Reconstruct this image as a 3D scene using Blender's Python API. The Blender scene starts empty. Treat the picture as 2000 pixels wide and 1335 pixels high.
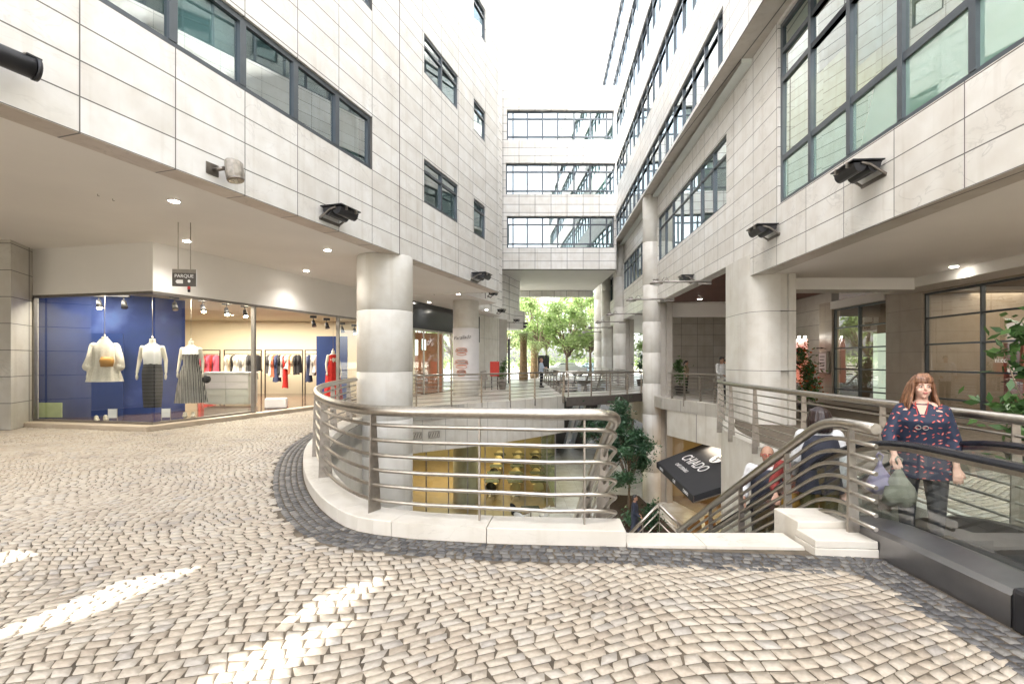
import bpy, bmesh, math, random
import numpy as np
from mathutils import Vector, Matrix
from mathutils.geometry import tessellate_polygon
R = math.radians
random.seed(7); np.random.seed(7)
scene = bpy.context.scene
COL = scene.collection

# ---------------- camera, light, exposure ----------------
cam = bpy.data.objects.new("camera", bpy.data.cameras.new("camera"))
COL.objects.link(cam); scene.camera = cam
cam.data.lens = 18.0; cam.data.sensor_width = 36.0
cam.data.shift_y = 0.01875; cam.data.clip_start = 0.05; cam.data.clip_end = 2000
cam.location = (0, 0, 1.6); cam.rotation_euler = (R(90), 0, 0)

SUN_H = Vector((0.80, 0.60)); SUN_EL = R(52)      # horizontal travel direction of the light, elevation
world = bpy.data.worlds.new("World"); scene.world = world; world.use_nodes = True
wn = world.node_tree; bg = wn.nodes["Background"]
sky = wn.nodes.new("ShaderNodeTexSky"); sky.sky_type = 'NISHITA'; sky.sun_disc = False
sky.sun_elevation = SUN_EL; sky.sun_rotation = math.atan2(-SUN_H.x, -SUN_H.y)
sky.air_density = 1.0; sky.dust_density = 3.5; sky.ozone_density = 0.6
hs = wn.nodes.new('ShaderNodeHueSaturation'); hs.inputs['Saturation'].default_value = 0.35
wn.links.new(sky.outputs[0], hs.inputs['Color']); wn.links.new(hs.outputs[0], bg.inputs[0]); bg.inputs[1].default_value = 0.15
sl = bpy.data.lights.new("sun", 'SUN'); sl.energy = 3.2; sl.angle = R(0.5); sl.color = (1, 0.965, 0.915)
so = bpy.data.objects.new("sun", sl); COL.objects.link(so)
d = Vector((SUN_H.x*math.cos(SUN_EL), SUN_H.y*math.cos(SUN_EL), -math.sin(SUN_EL)))
so.rotation_euler = d.to_track_quat('-Z', 'Y').to_euler(); so.location = (-20, -20, 40)
vs = scene.view_settings
vs.view_transform = 'Standard'; vs.look = 'None'; vs.gamma = 1.0; vs.use_curve_mapping = False
vs.exposure = 2.78
scene.render.resolution_x = 1024; scene.render.resolution_y = 683
scene.render.engine = 'CYCLES'
scene.cycles.max_bounces = 8; scene.cycles.transparent_max_bounces = 16
scene.cycles.caustics_reflective = False; scene.cycles.caustics_refractive = False

# ---------------- materials ----------------
def newmat(name):
    m = bpy.data.materials.new(name); m.use_nodes = True
    nt = m.node_tree; b = nt.nodes["Principled BSDF"]
    return m, nt, b
def N(nt, t, **kw):
    n = nt.nodes.new(t)
    for k, v in kw.items(): setattr(n, k, v)
    return n
def plain(name, col, rough=0.5, metal=0.0, var=0.12, scale=6.0, bump=0.0, emit=None, es=0.0, spec=None):
    m, nt, b = newmat(name)
    tc = N(nt, "ShaderNodeTexCoord"); nz = N(nt, "ShaderNodeTexNoise")
    nz.inputs["Scale"].default_value = scale; nz.inputs["Detail"].default_value = 5
    nt.links.new(tc.outputs["Object"], nz.inputs["Vector"])
    rp = N(nt, "ShaderNodeValToRGB")
    rp.color_ramp.elements[0].position = 0.3; rp.color_ramp.elements[1].position = 0.7
    rp.color_ramp.elements[0].color = tuple(c*(1-var) for c in col)+(1,)
    rp.color_ramp.elements[1].color = tuple(min(1, c*(1+var*0.6)) for c in col)+(1,)
    nt.links.new(nz.outputs[0], rp.inputs[0]); nt.links.new(rp.outputs[0], b.inputs["Base Color"])
    b.inputs["Roughness"].default_value = rough; b.inputs["Metallic"].default_value = metal
    if spec is not None: b.inputs["Specular IOR Level"].default_value = spec
    if bump:
        bp = N(nt, "ShaderNodeBump"); bp.inputs["Strength"].default_value = bump; bp.inputs["Distance"].default_value = 0.01
        nt.links.new(nz.outputs[0], bp.inputs["Height"]); nt.links.new(bp.outputs[0], b.inputs["Normal"])
    if emit:
        b.inputs["Emission Color"].default_value = emit+(1,); b.inputs["Emission Strength"].default_value = es
    return m
def stone(name, col, vein, pw=None, ph=None, phx=0.0, phz=0.0, rough=0.4, axes="xz", mortar=0.009, joint=(0.13, 0.12, 0.11), vscale=1.3, vamt=0.5):
    """marble slabs with optional straight joints, in object space"""
    m, nt, b = newmat(name); L = nt.links.new
    tc = N(nt, "ShaderNodeTexCoord")
    n1 = N(nt, "ShaderNodeTexNoise"); n1.inputs["Scale"].default_value = vscale; n1.inputs["Detail"].default_value = 9; n1.inputs["Distortion"].default_value = 1.6
    mp = N(nt, "ShaderNodeMapping"); mp.inputs["Rotation"].default_value = (0.3, 0.5, 0.2); mp.inputs["Scale"].default_value = (1, 1, 2.2)
    L(tc.outputs["Object"], mp.inputs[0]); L(mp.outputs[0], n1.inputs["Vector"])
    ab = N(nt, "ShaderNodeMath", operation='SUBTRACT'); ab.inputs[1].default_value = 0.5; L(n1.outputs[0], ab.inputs[0])
    ab2 = N(nt, "ShaderNodeMath", operation='ABSOLUTE'); L(ab.outputs[0], ab2.inputs[0])
    rp = N(nt, "ShaderNodeValToRGB"); e = rp.color_ramp.elements
    e[0].position = 0.0; e[0].color = (1, 1, 1, 1); e[1].position = 0.022; e[1].color = (0, 0, 0, 1); L(ab2.outputs[0], rp.inputs[0])
    n2 = N(nt, "ShaderNodeTexNoise"); n2.inputs["Scale"].default_value = 0.9; n2.inputs["Detail"].default_value = 6; L(tc.outputs["Object"], n2.inputs["Vector"])
    r2 = N(nt, "ShaderNodeValToRGB"); r2.color_ramp.elements[0].position = 0.42; r2.color_ramp.elements[1].position = 0.66; L(n2.outputs[0], r2.inputs[0])
    mu = N(nt, "ShaderNodeMath", operation='MULTIPLY'); L(rp.outputs[0], mu.inputs[0]); L(r2.outputs[0], mu.inputs[1])
    mv = N(nt, "ShaderNodeMath", operation='MULTIPLY'); mv.inputs[1].default_value = vamt; L(mu.outputs[0], mv.inputs[0])
    # blotchy staining
    n3 = N(nt, "ShaderNodeTexNoise"); n3.inputs["Scale"].default_value = 2.3; n3.inputs["Detail"].default_value = 8; L(tc.outputs["Object"], n3.inputs["Vector"])
    r3 = N(nt, "ShaderNodeValToRGB"); r3.color_ramp.elements[0].position = 0.35; r3.color_ramp.elements[1].position = 0.7
    r3.color_ramp.elements[0].color = tuple(c*0.9*k for c, k in zip(col, (1, .975, .94)))+(1,); r3.color_ramp.elements[1].color = tuple(min(1, c*1.03) for c in col)+(1,)
    L(n3.outputs[0], r3.inputs[0])
    # faint rain streaks running down the slabs
    m4 = N(nt, "ShaderNodeMapping"); m4.inputs["Scale"].default_value = (5, 5, 0.22); L(tc.outputs["Object"], m4.inputs[0])
    n4 = N(nt, "ShaderNodeTexNoise"); n4.inputs["Scale"].default_value = 1.0; n4.inputs["Detail"].default_value = 4; L(m4.outputs[0], n4.inputs["Vector"])
    r4 = N(nt, "ShaderNodeValToRGB"); r4.color_ramp.elements[0].position = 0.30; r4.color_ramp.elements[0].color = (.90,.885,.86,1); r4.color_ramp.elements[1].position = 0.45; r4.color_ramp.elements[1].color = (1,1,1,1); L(n4.outputs[0], r4.inputs[0])
    mx = N(nt, "ShaderNodeMix", data_type='RGBA'); mx.inputs["B"].default_value = vein+(1,)
    m5 = N(nt, "ShaderNodeMix", data_type='RGBA', blend_type='MULTIPLY'); m5.inputs["Factor"].default_value = 1; L(r3.outputs[0], m5.inputs["A"]); L(r4.outputs[0], m5.inputs["B"])
    L(mv.outputs[0], mx.inputs["Factor"]); L(m5.outputs["Result"], mx.inputs["A"])
    out = mx.outputs["Result"]
    if pw:
        sp = N(nt, "ShaderNodeSeparateXYZ"); L(tc.outputs["Object"], sp.inputs[0])
        cb = N(nt, "ShaderNodeCombineXYZ")
        a1 = N(nt, "ShaderNodeMath", operation='ADD'); a1.inputs[1].default_value = phx+pw*400; L(sp.outputs["XYZ".index(axes[0].upper())], a1.inputs[0])
        a2 = N(nt, "ShaderNodeMath", operation='ADD'); a2.inputs[1].default_value = phz+ph*400; L(sp.outputs["XYZ".index(axes[1].upper())], a2.inputs[0])
        L(a1.outputs[0], cb.inputs[0]); L(a2.outputs[0], cb.inputs[1])
        br = N(nt, "ShaderNodeTexBrick"); br.offset = 0.0; br.squash = 1.0
        br.inputs["Color1"].default_value = (1, 1, 1, 1); br.inputs["Color2"].default_value = (0.87, 0.855, 0.83, 1); br.inputs["Mortar"].default_value = (0, 0, 0, 1)
        br.inputs["Scale"].default_value = 1; br.inputs["Brick Width"].default_value = pw; br.inputs["Row Height"].default_value = ph
        br.inputs["Mortar Size"].default_value = mortar; br.inputs["Mortar Smooth"].default_value = 0.15; br.inputs["Bias"].default_value = -0.25
        L(cb.outputs[0], br.inputs["Vector"])
        ml = N(nt, "ShaderNodeMix", data_type='RGBA', blend_type='MULTIPLY'); ml.inputs["Factor"].default_value = 1
        L(out, ml.inputs["A"]); L(br.outputs["Color"], ml.inputs["B"])
        mj = N(nt, "ShaderNodeMix", data_type='RGBA'); mj.inputs["B"].default_value = joint+(1,)
        L(br.outputs["Fac"], mj.inputs["Factor"]); L(ml.outputs["Result"], mj.inputs["A"]); out = mj.outputs["Result"]
        bp = N(nt, "ShaderNodeBump", invert=True); bp.inputs["Strength"].default_value = 0.5; bp.inputs["Distance"].default_value = 0.01
        L(br.outputs["Fac"], bp.inputs["Height"]); L(bp.outputs[0], b.inputs["Normal"])
    L(out, b.inputs["Base Color"]); b.inputs["Roughness"].default_value = rough
    return m
def glassmat(name, tint=(0.9, 0.95, 0.93), refl=0.1, maxr=0.9, gcol=(1, 1, 1), body=None, bfac=0.0, rough=0.01):
    m, nt, b = newmat(name); L = nt.links.new
    nt.nodes.remove(b); o = nt.nodes["Material Output"]
    tr = N(nt, "ShaderNodeBsdfTransparent"); tr.inputs[0].default_value = tint+(1,)
    gl = N(nt, "ShaderNodeBsdfGlossy"); gl.inputs["Roughness"].default_value = rough; gl.inputs["Color"].default_value = gcol+(1,)
    lw = N(nt, "ShaderNodeLayerWeight"); lw.inputs[0].default_value = 0.35
    mr = N(nt, "ShaderNodeMapRange"); mr.inputs["To Min"].default_value = refl; mr.inputs["To Max"].default_value = maxr
    L(lw.outputs["Facing"], mr.inputs["Value"])
    src = tr.outputs[0]
    if body:
        df = N(nt, "ShaderNodeBsdfDiffuse"); df.inputs[0].default_value = body+(1,)
        m0 = N(nt, "ShaderNodeMixShader"); m0.inputs[0].default_value = bfac; L(tr.outputs[0], m0.inputs[1]); L(df.outputs[0], m0.inputs[2]); src = m0.outputs[0]
    ms = N(nt, "ShaderNodeMixShader"); L(mr.outputs[0], ms.inputs[0]); L(src, ms.inputs[1]); L(gl.outputs[0], ms.inputs[2])
    L(ms.outputs[0], o.inputs[0])
    return m
def randmat(name, cols, rough=0.6, scale=30.0, bump=0.25, spec=0.4, dirt=0.25, transl=0.0, big=False):
    """colour picked per stone / leaf from the 'rnd' attribute"""
    m, nt, b = newmat(name); L = nt.links.new
    at = N(nt, "ShaderNodeAttribute"); at.attribute_name = "rnd"
    rp = N(nt, "ShaderNodeValToRGB"); rp.color_ramp.interpolation = 'LINEAR'
    e = rp.color_ramp.elements
    e[0].position = 0; e[0].color = cols[0]+(1,); e[1].position = 1; e[1].color = cols[-1]+(1,)
    for i, c in enumerate(cols[1:-1]):
        k = e.new((i+1)/(len(cols)-1)); k.color = c+(1,)
    L(at.outputs["Fac"], rp.inputs[0])
    tc = N(nt, "ShaderNodeTexCoord"); nz = N(nt, "ShaderNodeTexNoise"); nz.inputs["Scale"].default_value = scale; nz.inputs["Detail"].default_value = 6
    L(tc.outputs["Object"], nz.inputs["Vector"])
    r2 = N(nt, "ShaderNodeValToRGB"); r2.color_ramp.elements[0].position = 0.35; r2.color_ramp.elements[1].position = 0.65
    r2.color_ramp.elements[0].color = (1-dirt, 1-dirt*1.05, 1-dirt*1.15, 1); L(nz.outputs[0], r2.inputs[0])
    ml = N(nt, "ShaderNodeMix", data_type='RGBA', blend_type='MULTIPLY'); ml.inputs["Factor"].default_value = 1
    L(rp.outputs[0], ml.inputs["A"]); L(r2.outputs[0], ml.inputs["B"])
    if big:
        n5 = N(nt, "ShaderNodeTexNoise"); n5.inputs["Scale"].default_value = 1.1; n5.inputs["Detail"].default_value = 7; n5.inputs["Roughness"].default_value = 0.65; L(tc.outputs["Object"], n5.inputs["Vector"])
        r5 = N(nt, "ShaderNodeValToRGB"); e5 = r5.color_ramp.elements; e5[0].position = .33; e5[0].color = (.66,.65,.66,1); e5[1].position = .62; e5[1].color = (1.04,1.02,.98,1)
        k5 = e5.new(.42); k5.color = (.93,.90,.86,1); L(n5.outputs[0], r5.inputs[0])
        m6 = N(nt, "ShaderNodeMix", data_type='RGBA', blend_type='MULTIPLY'); m6.inputs["Factor"].default_value = 1; L(ml.outputs["Result"], m6.inputs["A"]); L(r5.outputs[0], m6.inputs["B"]); ml = m6
    L(ml.outputs["Result"], b.inputs["Base Color"])
    b.inputs["Roughness"].default_value = rough; b.inputs["Specular IOR Level"].default_value = spec
    if bump:
        bp = N(nt, "ShaderNodeBump"); bp.inputs["Strength"].default_value = bump; bp.inputs["Distance"].default_value = 0.006
        L(nz.outputs[0], bp.inputs["Height"]); L(bp.outputs[0], b.inputs["Normal"])
    if transl:
        o = nt.nodes["Material Output"]; t = N(nt, "ShaderNodeBsdfTranslucent"); L(ml.outputs["Result"], t.inputs[0])
        ms = N(nt, "ShaderNodeMixShader"); ms.inputs[0].default_value = transl; L(b.outputs[0], ms.inputs[1]); L(t.outputs[0], ms.inputs[2]); L(ms.outputs[0], o.inputs[0])
    return m
def emis(name, col, st):
    m, nt, b = newmat(name); b.inputs["Base Color"].default_value = (0.8, 0.8, 0.8, 1)
    b.inputs["Emission Color"].default_value = col+(1,); b.inputs["Emission Strength"].default_value = st; return m

WH = (0.80, 0.80, 0.79)
M = {}
M['marbleL'] = stone('marble left', WH, (0.42, 0.41, 0.40), 1.255, 0.4425, 0.925, -4.4+0.0, rough=0.35, vamt=0.35)
M['marbleR'] = stone('marble right', (0.76, 0.75, 0.725), (0.33, 0.32, 0.30), 1.31, 0.45, 0.0, -3.8, rough=0.35, vamt=0.42, vscale=0.9)
M['marbleR0'] = stone('marble right upper', WH, (0.45, 0.44, 0.43), 1.18, 0.45, 0.0, -9.37, rough=0.4, vamt=0.3, mortar=0.008)
M['marbleB'] = stone('marble bridge', (0.85,0.845,0.83), (0.5, 0.49, 0.47), 1.03, 0.52, 0.2, -7.5, rough=0.45, vamt=0.2, mortar=0.014)
M['soffit_stone'] = stone('soffit stone', (0.60, 0.54, 0.49), (0.3, 0.25, 0.2), 1.255, 3.0, 0.925, 1.0, axes="xy", rough=0.4, mortar=0.014)
M['soffit_stoneR'] = stone('soffit stone right', (0.60, 0.57, 0.53), (0.4, 0.38, 0.35), 1.2, 30.0, 0.1, 10, axes="xy", rough=0.4, mortar=0.016)
M['marble_wall'] = stone('marble lower wall', (0.56, 0.54, 0.50), (0.36, 0.34, 0.32), 0.9, 0.62, 0.3, 0.0, rough=0.35, vamt=0.5)
M['fascia'] = stone('fascia stone', (0.69, 0.67, 0.62), (0.45, 0.43, 0.4), 0.75, 5.0, 0.2, 2.0, rough=0.5, vamt=0.3, mortar=0.008, joint=(0.3, 0.28, 0.25))
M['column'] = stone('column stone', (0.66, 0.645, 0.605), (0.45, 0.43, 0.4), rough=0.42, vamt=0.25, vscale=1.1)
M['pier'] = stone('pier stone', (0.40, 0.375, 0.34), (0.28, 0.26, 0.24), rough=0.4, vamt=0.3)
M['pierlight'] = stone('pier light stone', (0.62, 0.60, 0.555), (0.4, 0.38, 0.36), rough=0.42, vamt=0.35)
M['pillar'] = stone('pillar stone', (0.40, 0.345, 0.29), (0.3, 0.25, 0.2), 3.0, 0.62, 1.5, 0.0, rough=0.35, vamt=0.3, mortar=0.004)
M['kerb'] = stone('kerb stone', (0.60, 0.565, 0.505), (0.36, 0.32, 0.27), rough=0.5, vamt=0.7, vscale=3)
M['seam'] = plain('seam', (0.06, 0.055, 0.05), 0.8)
M['ceiling'] = plain('ceiling plaster', (0.80, 0.775, 0.745), 0.7, var=0.05, scale=0.6)
M['ceilingR'] = plain('ceiling plaster right', (0.83, 0.80, 0.765), 0.7, var=0.05, scale=0.6)
M['plaster'] = plain('white plaster', (0.76, 0.74, 0.71), 0.6, var=0.04, scale=0.8)
M['room'] = plain('office room plaster', (0.68, 0.72, 0.69), 0.8, var=0.1, scale=0.8)
M['frame'] = plain('grey window frame', (0.085, 0.10, 0.115), 0.35, 0.3, var=0.08)
M['steel'] = plain('brushed steel', (0.40, 0.365, 0.32), 0.30, 1.0, var=0.14, scale=25)
M['steelpost'] = plain('brushed steel post', (0.36, 0.325, 0.285), 0.42, 0.85, var=0.18, scale=14)
M['steeldark'] = plain('dull steel', (0.24, 0.215, 0.19), 0.34, 0.9, var=0.2, scale=8)
M['shopframe'] = plain('shop frame metal', (0.30, 0.28, 0.26), 0.35, 0.8)
M['black'] = plain('black metal', (0.022, 0.022, 0.025), 0.4, 0.2)
M['rubber'] = plain('black rubber', (0.015, 0.016, 0.022), 0.22)
M['glass'] = glassmat('shop glass', (0.95, 0.975, 0.955), 0.03, 0.45)
M['glassesc'] = glassmat('balustrade glass', (0.86, 0.92, 0.90), 0.045, 0.5)
M['glasscafe'] = glassmat('cafe glass', (0.80, 0.86, 0.70), 0.04, 0.35, (0.85, 0.95, 0.85))
M['glasswin'] = glassmat('window glass', (0.50, 0.74, 0.70), 0.33, 0.95, (0.93, 1.0, 1.0))
M['glassgreen'] = glassmat('green spandrel glass', (0.3, 0.5, 0.45), 0.28, 0.9, (0.93, 1.0, 0.98), (0.33, 0.55, 0.46), 0.85)
M['glassR'] = glassmat('upper window glass', (0.30, 0.48, 0.52), 0.35, 0.92, (0.90, 0.98, 1.0))
M['lamp'] = emis('downlight glow', (1, 0.93, 0.82), 14)
M['lampwarm'] = emis('spot lamp glow', (1, 0.80, 0.55), 18)
M['grout'] = plain('sand joint', (0.105, 0.083, 0.058), 0.95, var=0.55, scale=9, bump=0.5)
M['cobble'] = randmat('pale limestone setts', [(0.335, 0.29, 0.24), (0.40, 0.35, 0.29), (0.42, 0.37, 0.31), (0.43, 0.385, 0.325), (0.45, 0.41, 0.355), (0.38, 0.355, 0.325)], 0.55, 40, 0.15, 0.3, 0.14, big=True)
M['cobbledark'] = randmat('dark basalt setts', [(0.05, 0.05, 0.054), (0.08, 0.079, 0.082), (0.115, 0.112, 0.112), (0.20, 0.19, 0.175)], 0.55, 30, 0.5, 0.4, 0.3)
# ---------------- mesh helpers ----------------
class MB:
    def __init__(s): s.v = []; s.f = []; s.sm = []
    def add(s, vs, fs, smooth=False):
        n = len(s.v); s.v += [tuple(p) for p in vs]; s.f += [tuple(i+n for i in f) for f in fs]; s.sm += [smooth]*len(fs); return s
    def box(s, a, b):
        x0, y0, z0 = a; x1, y1, z1 = b
        if x0 > x1: x0, x1 = x1, x0
        if y0 > y1: y0, y1 = y1, y0
        if z0 > z1: z0, z1 = z1, z0
        return s.add([(x0,y0,z0),(x1,y0,z0),(x1,y1,z0),(x0,y1,z0),(x0,y0,z1),(x1,y0,z1),(x1,y1,z1),(x0,y1,z1)],
                     [(0,3,2,1),(4,5,6,7),(0,1,5,4),(1,2,6,5),(2,3,7,6),(3,0,4,7)])
    def quad(s, *p): return s.add(p, [tuple(range(len(p)))])
    def bar(s, p, q, w, h, up=(0,0,1)):
        """rectangular bar from p to q, w across, h along up"""
        p = Vector(p); q = Vector(q); d = (q-p).normalized(); up = Vector(up)
        x = d.cross(up).normalized(); y = x.cross(d).normalized(); x = x*w/2; y = y*h/2
        c = [p-x-y, p+x-y, p+x+y, p-x+y, q-x-y, q+x-y, q+x+y, q-x+y]
        return s.add(c, [(0,1,2,3),(7,6,5,4),(0,4,5,1),(1,5,6,2),(2,6,7,3),(3,7,4,0)])
    def tube(s, pts, r, n=10, caps=True):
        pts = [Vector(p) for p in pts]; rs = r if isinstance(r, (list, tuple)) else [r]*len(pts)
        base = len(s.v); u = None
        for i, p in enumerate(pts):
            if i == 0: t = pts[1]-p
            elif i == len(pts)-1: t = p-pts[i-1]
            else: t = (pts[i+1]-p).normalized()+(p-pts[i-1]).normalized()
            if t.length < 1e-9: t = Vector((0, 0, 1))
            t.normalize()
            if u is None:
                u = t.cross(Vector((0,0,1)));
                if u.length < 0.05: u = t.cross(Vector((0,1,0)))
            u = (u-t*u.dot(t)).normalized(); w = t.cross(u)
            for k in range(n):
                a = 2*math.pi*k/n; s.v.append(tuple(p+u*(math.cos(a)*rs[i])+w*(math.sin(a)*rs[i])))
        for i in range(len(pts)-1):
            for k in range(n):
                k2 = (k+1) % n
                s.f.append((base+i*n+k, base+i*n+k2, base+(i+1)*n+k2, base+(i+1)*n+k)); s.sm.append(True)
        if caps:
            s.f.append(tuple(base+k for k in range(n-1, -1, -1))); s.sm.append(False)
            s.f.append(tuple(base+(len(pts)-1)*n+k for k in range(n))); s.sm.append(False)
        return s
    def lathe(s, prof, c=(0,0), n=24, smooth=True):
        """prof = [(r,z)...], closed at both ends"""
        base = len(s.v)
        for r, z in prof:
            for k in range(n):
                a = 2*math.pi*k/n; s.v.append((c[0]+r*math.cos(a), c[1]+r*math.sin(a), z))
        for i in range(len(prof)-1):
            for k in range(n):
                k2 = (k+1) % n
                s.f.append((base+i*n+k, base+i*n+k2, base+(i+1)*n+k2, base+(i+1)*n+k)); s.sm.append(smooth)
        s.f.append(tuple(base+k for k in range(n-1, -1, -1))); s.sm.append(False)
        s.f.append(tuple(base+(len(prof)-1)*n+k for k in range(n))); s.sm.append(False)
        return s
    def ell(s, c, r, n=12, m=8, rot=None):
        c = Vector(c); base = len(s.v)
        rr = rot if rot else Matrix.Identity(3)
        s.v.append(tuple(c+rr@Vector((0,0,-r[2]))))
        for i in range(1, m):
            a = -math.pi/2+math.pi*i/m
            for k in range(n):
                b = 2*math.pi*k/n
                s.v.append(tuple(c+rr@Vector((r[0]*math.cos(a)*math.cos(b), r[1]*math.cos(a)*math.sin(b), r[2]*math.sin(a)))))
        s.v.append(tuple(c+rr@Vector((0,0,r[2]))))
        t = len(s.v)-1
        for k in range(n):
            k2 = (k+1) % n
            s.f.append((base, base+1+k2, base+1+k)); s.sm.append(True)
            for i in range(m-2):
                s.f.append((base+1+i*n+k, base+1+i*n+k2, base+1+(i+1)*n+k2, base+1+(i+1)*n+k)); s.sm.append(True)
            s.f.append((base+1+(m-2)*n+k, base+1+(m-2)*n+k2, t)); s.sm.append(True)
        return s
    def loft(s, secs, n=16):
        """secs = [(cx,cy,z,rx,ry)]"""
        base = len(s.v)
        for cx, cy, z, rx, ry in secs:
            for k in range(n):
                a = 2*math.pi*k/n; s.v.append((cx+rx*math.cos(a), cy+ry*math.sin(a), z))
        for i in range(len(secs)-1):
            for k in range(n):
                k2 = (k+1) % n; s.f.append((base+i*n+k, base+i*n+k2, base+(i+1)*n+k2, base+(i+1)*n+k)); s.sm.append(True)
        s.f.append(tuple(base+k for k in range(n-1, -1, -1))); s.sm.append(False)
        s.f.append(tuple(base+(len(secs)-1)*n+k for k in range(n))); s.sm.append(False)
        return s
    def limb(s, pts, rs, n=10):
        """tapered limb with rounded joints"""
        s.tube(pts, list(rs), n)
        for p, r in zip(pts, rs): s.ell(p, (r, r, r), n, 6)
        return s
    def prism(s, poly, z0, z1, holes=(), cap=True):
        """vertical prism over a plan polygon (with holes)"""
        loops = [list(poly)]+[list(h) for h in holes]
        flat = [p for l in loops for p in l]; n = len(flat); base = len(s.v)
        s.v += [(p[0], p[1], z0) for p in flat]+[(p[0], p[1], z1) for p in flat]
        if cap:
            for t in tessellate_polygon([[Vector((p[0], p[1], 0)) for p in l] for l in loops]):
                a, b, c = t
                ar = (flat[b][0]-flat[a][0])*(flat[c][1]-flat[a][1])-(flat[c][0]-flat[a][0])*(flat[b][1]-flat[a][1])
                if ar < 0: b, c = c, b
                s.f.append((base+n+a, base+n+b, base+n+c)); s.f.append((base+c, base+b, base+a)); s.sm += [False, False]
        o = 0
        for l in loops:
            m = len(l)
            for i in range(m):
                j = (i+1) % m
                s.f.append((base+o+i, base+o+j, base+n+o+j, base+n+o+i)); s.sm.append(False)
            o += m
        return s
    def mesh(s, name):
        me = bpy.data.meshes.new(name); me.from_pydata(s.v, [], s.f)
        me.polygons.foreach_set("use_smooth", s.sm); me.update(); return me
def place(o, parent=None, loc=(0,0,0), rz=0.0):
    COL.objects.link(o); o.location = loc; o.rotation_euler = (0, 0, rz)
    if parent: o.parent = parent
    return o
def obj(name, mb, mat, parent=None, loc=(0,0,0), rz=0.0, fix=True, bevel=0.0):
    me = mb.mesh(name) if isinstance(mb, MB) else mb
    if fix:
        bm = bmesh.new(); bm.from_mesh(me); bmesh.ops.recalc_face_normals(bm, faces=bm.faces[:]); bm.to_mesh(me); bm.free()
    me.materials.clear(); me.materials.append(M[mat] if isinstance(mat, str) else mat)
    o = bpy.data.objects.new(name, me); place(o, parent, loc, rz)
    if bevel:
        b = o.modifiers.new("b", 'BEVEL'); b.width = bevel; b.segments = 2; b.limit_method = 'ANGLE'
    return o
def tag(o, label, cat, group=None):
    o['label'] = label; o['category'] = cat
    if group: o['group'] = group
    return o
def thing(name, label, cat, loc=(0,0,0), rz=0.0, group=None):
    o = bpy.data.objects.new(name, None); o.empty_display_size = 0.2
    place(o, None, loc, rz); return tag(o, label, cat, group)
def struct(o): o['kind'] = 'structure'; return o
def dup(o, parent=None, loc=None, rz=None, label=None, mats=None):
    c = o.copy(); COL.objects.link(c); c.parent = parent
    if loc is not None: c.location = loc
    if rz is not None: c.rotation_euler = (0, 0, rz)
    if label: c['label'] = label
    for ch in o.children: dup(ch, c)
    return c
def remesh(mb, voxel, smooth=2):
    me = mb.mesh("tmp"); o = bpy.data.objects.new("tmp", me); COL.objects.link(o)
    m = o.modifiers.new("r", 'REMESH'); m.mode = 'VOXEL'; m.voxel_size = voxel; m.use_smooth_shade = True
    if smooth:
        k = o.modifiers.new("s", 'SMOOTH'); k.iterations = smooth; k.factor = 0.5
    dg = bpy.context.evaluated_depsgraph_get(); dg.update()
    r = bpy.data.meshes.new_from_object(o.evaluated_get(dg)); bpy.data.objects.remove(o); bpy.data.meshes.remove(me)
    r.polygons.foreach_set("use_smooth", [True]*len(r.polygons)); return r
def text(name, body, size, mat, parent, loc, rot, ext=0.004, align='CENTER', shear=0.0, bold=0.0, sx=1.0):
    cu = bpy.data.curves.new(name, 'FONT'); cu.body = body; cu.size = size; cu.extrude = ext; cu.align_x = align; cu.align_y = 'CENTER'
    cu.shear = shear; cu.offset = bold
    t = bpy.data.objects.new("tmp", cu); COL.objects.link(t)
    dg = bpy.context.evaluated_depsgraph_get(); dg.update()
    me = bpy.data.meshes.new_from_object(t.evaluated_get(dg)); bpy.data.objects.remove(t)
    me.materials.clear(); me.materials.append(M[mat])
    o = bpy.data.objects.new(name, me); COL.objects.link(o); o.parent = parent; o.location = loc; o.rotation_euler = rot; o.scale = (sx, 1, 1)
    return o
def rounded(pts, r=0.25, n=5):
    """round the corners of a 3-D polyline"""
    pts = [Vector(p) for p in pts]; out = [pts[0]]
    for i in range(1, len(pts)-1):
        a, b, c = pts[i-1], pts[i], pts[i+1]
        q = min(r, (a-b).length*0.45, (c-b).length*0.45)
        p0 = b+(a-b).normalized()*q; p1 = b+(c-b).normalized()*q
        for k in range(n+1):
            t = k/n; out.append(p0*(1-t)**2+b*2*t*(1-t)+p1*t*t)
    return out+[pts[-1]]
def spline(pts, n=6):
    P = [Vector(p) for p in pts]; P = [P[0]*2-P[1]]+P+[P[-1]*2-P[-2]]; out = []
    for i in range(1, len(P)-2):
        for k in range(n):
            t = k/n; a, b, c, d_ = P[i-1], P[i], P[i+1], P[i+2]
            out.append(0.5*((2*b)+(c-a)*t+(2*a-5*b+4*c-d_)*t*t+(3*b-a-3*c+d_)*t**3))
    return out+[P[-2]]
def offset(pts, d):
    """offset a plan polyline to its left by d"""
    out = []
    P = [Vector((p[0], p[1])) for p in pts]
    for i, p in enumerate(P):
        ns = []
        if i > 0: t = (p-P[i-1]).normalized(); ns.append(Vector((-t.y, t.x)))
        if i < len(P)-1: t = (P[i+1]-p).normalized(); ns.append(Vector((-t.y, t.x)))
        if len(ns) == 2:
            b = (ns[0]+ns[1]).normalized(); k = 1/max(0.5, b.dot(ns[0]))
        else: b = ns[0]; k = 1
        out.append(p+b*d*k)
    return out
def inpoly(x, y, poly):
    c = False; n = len(poly); j = n-1
    for i in range(n):
        xi, yi = poly[i][0], poly[i][1]; xj, yj = poly[j][0], poly[j][1]
        if (yi > y) != (yj > y) and x < (xj-xi)*(y-yi)/(yj-yi)+xi: c = not c
        j = i
    return c
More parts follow.
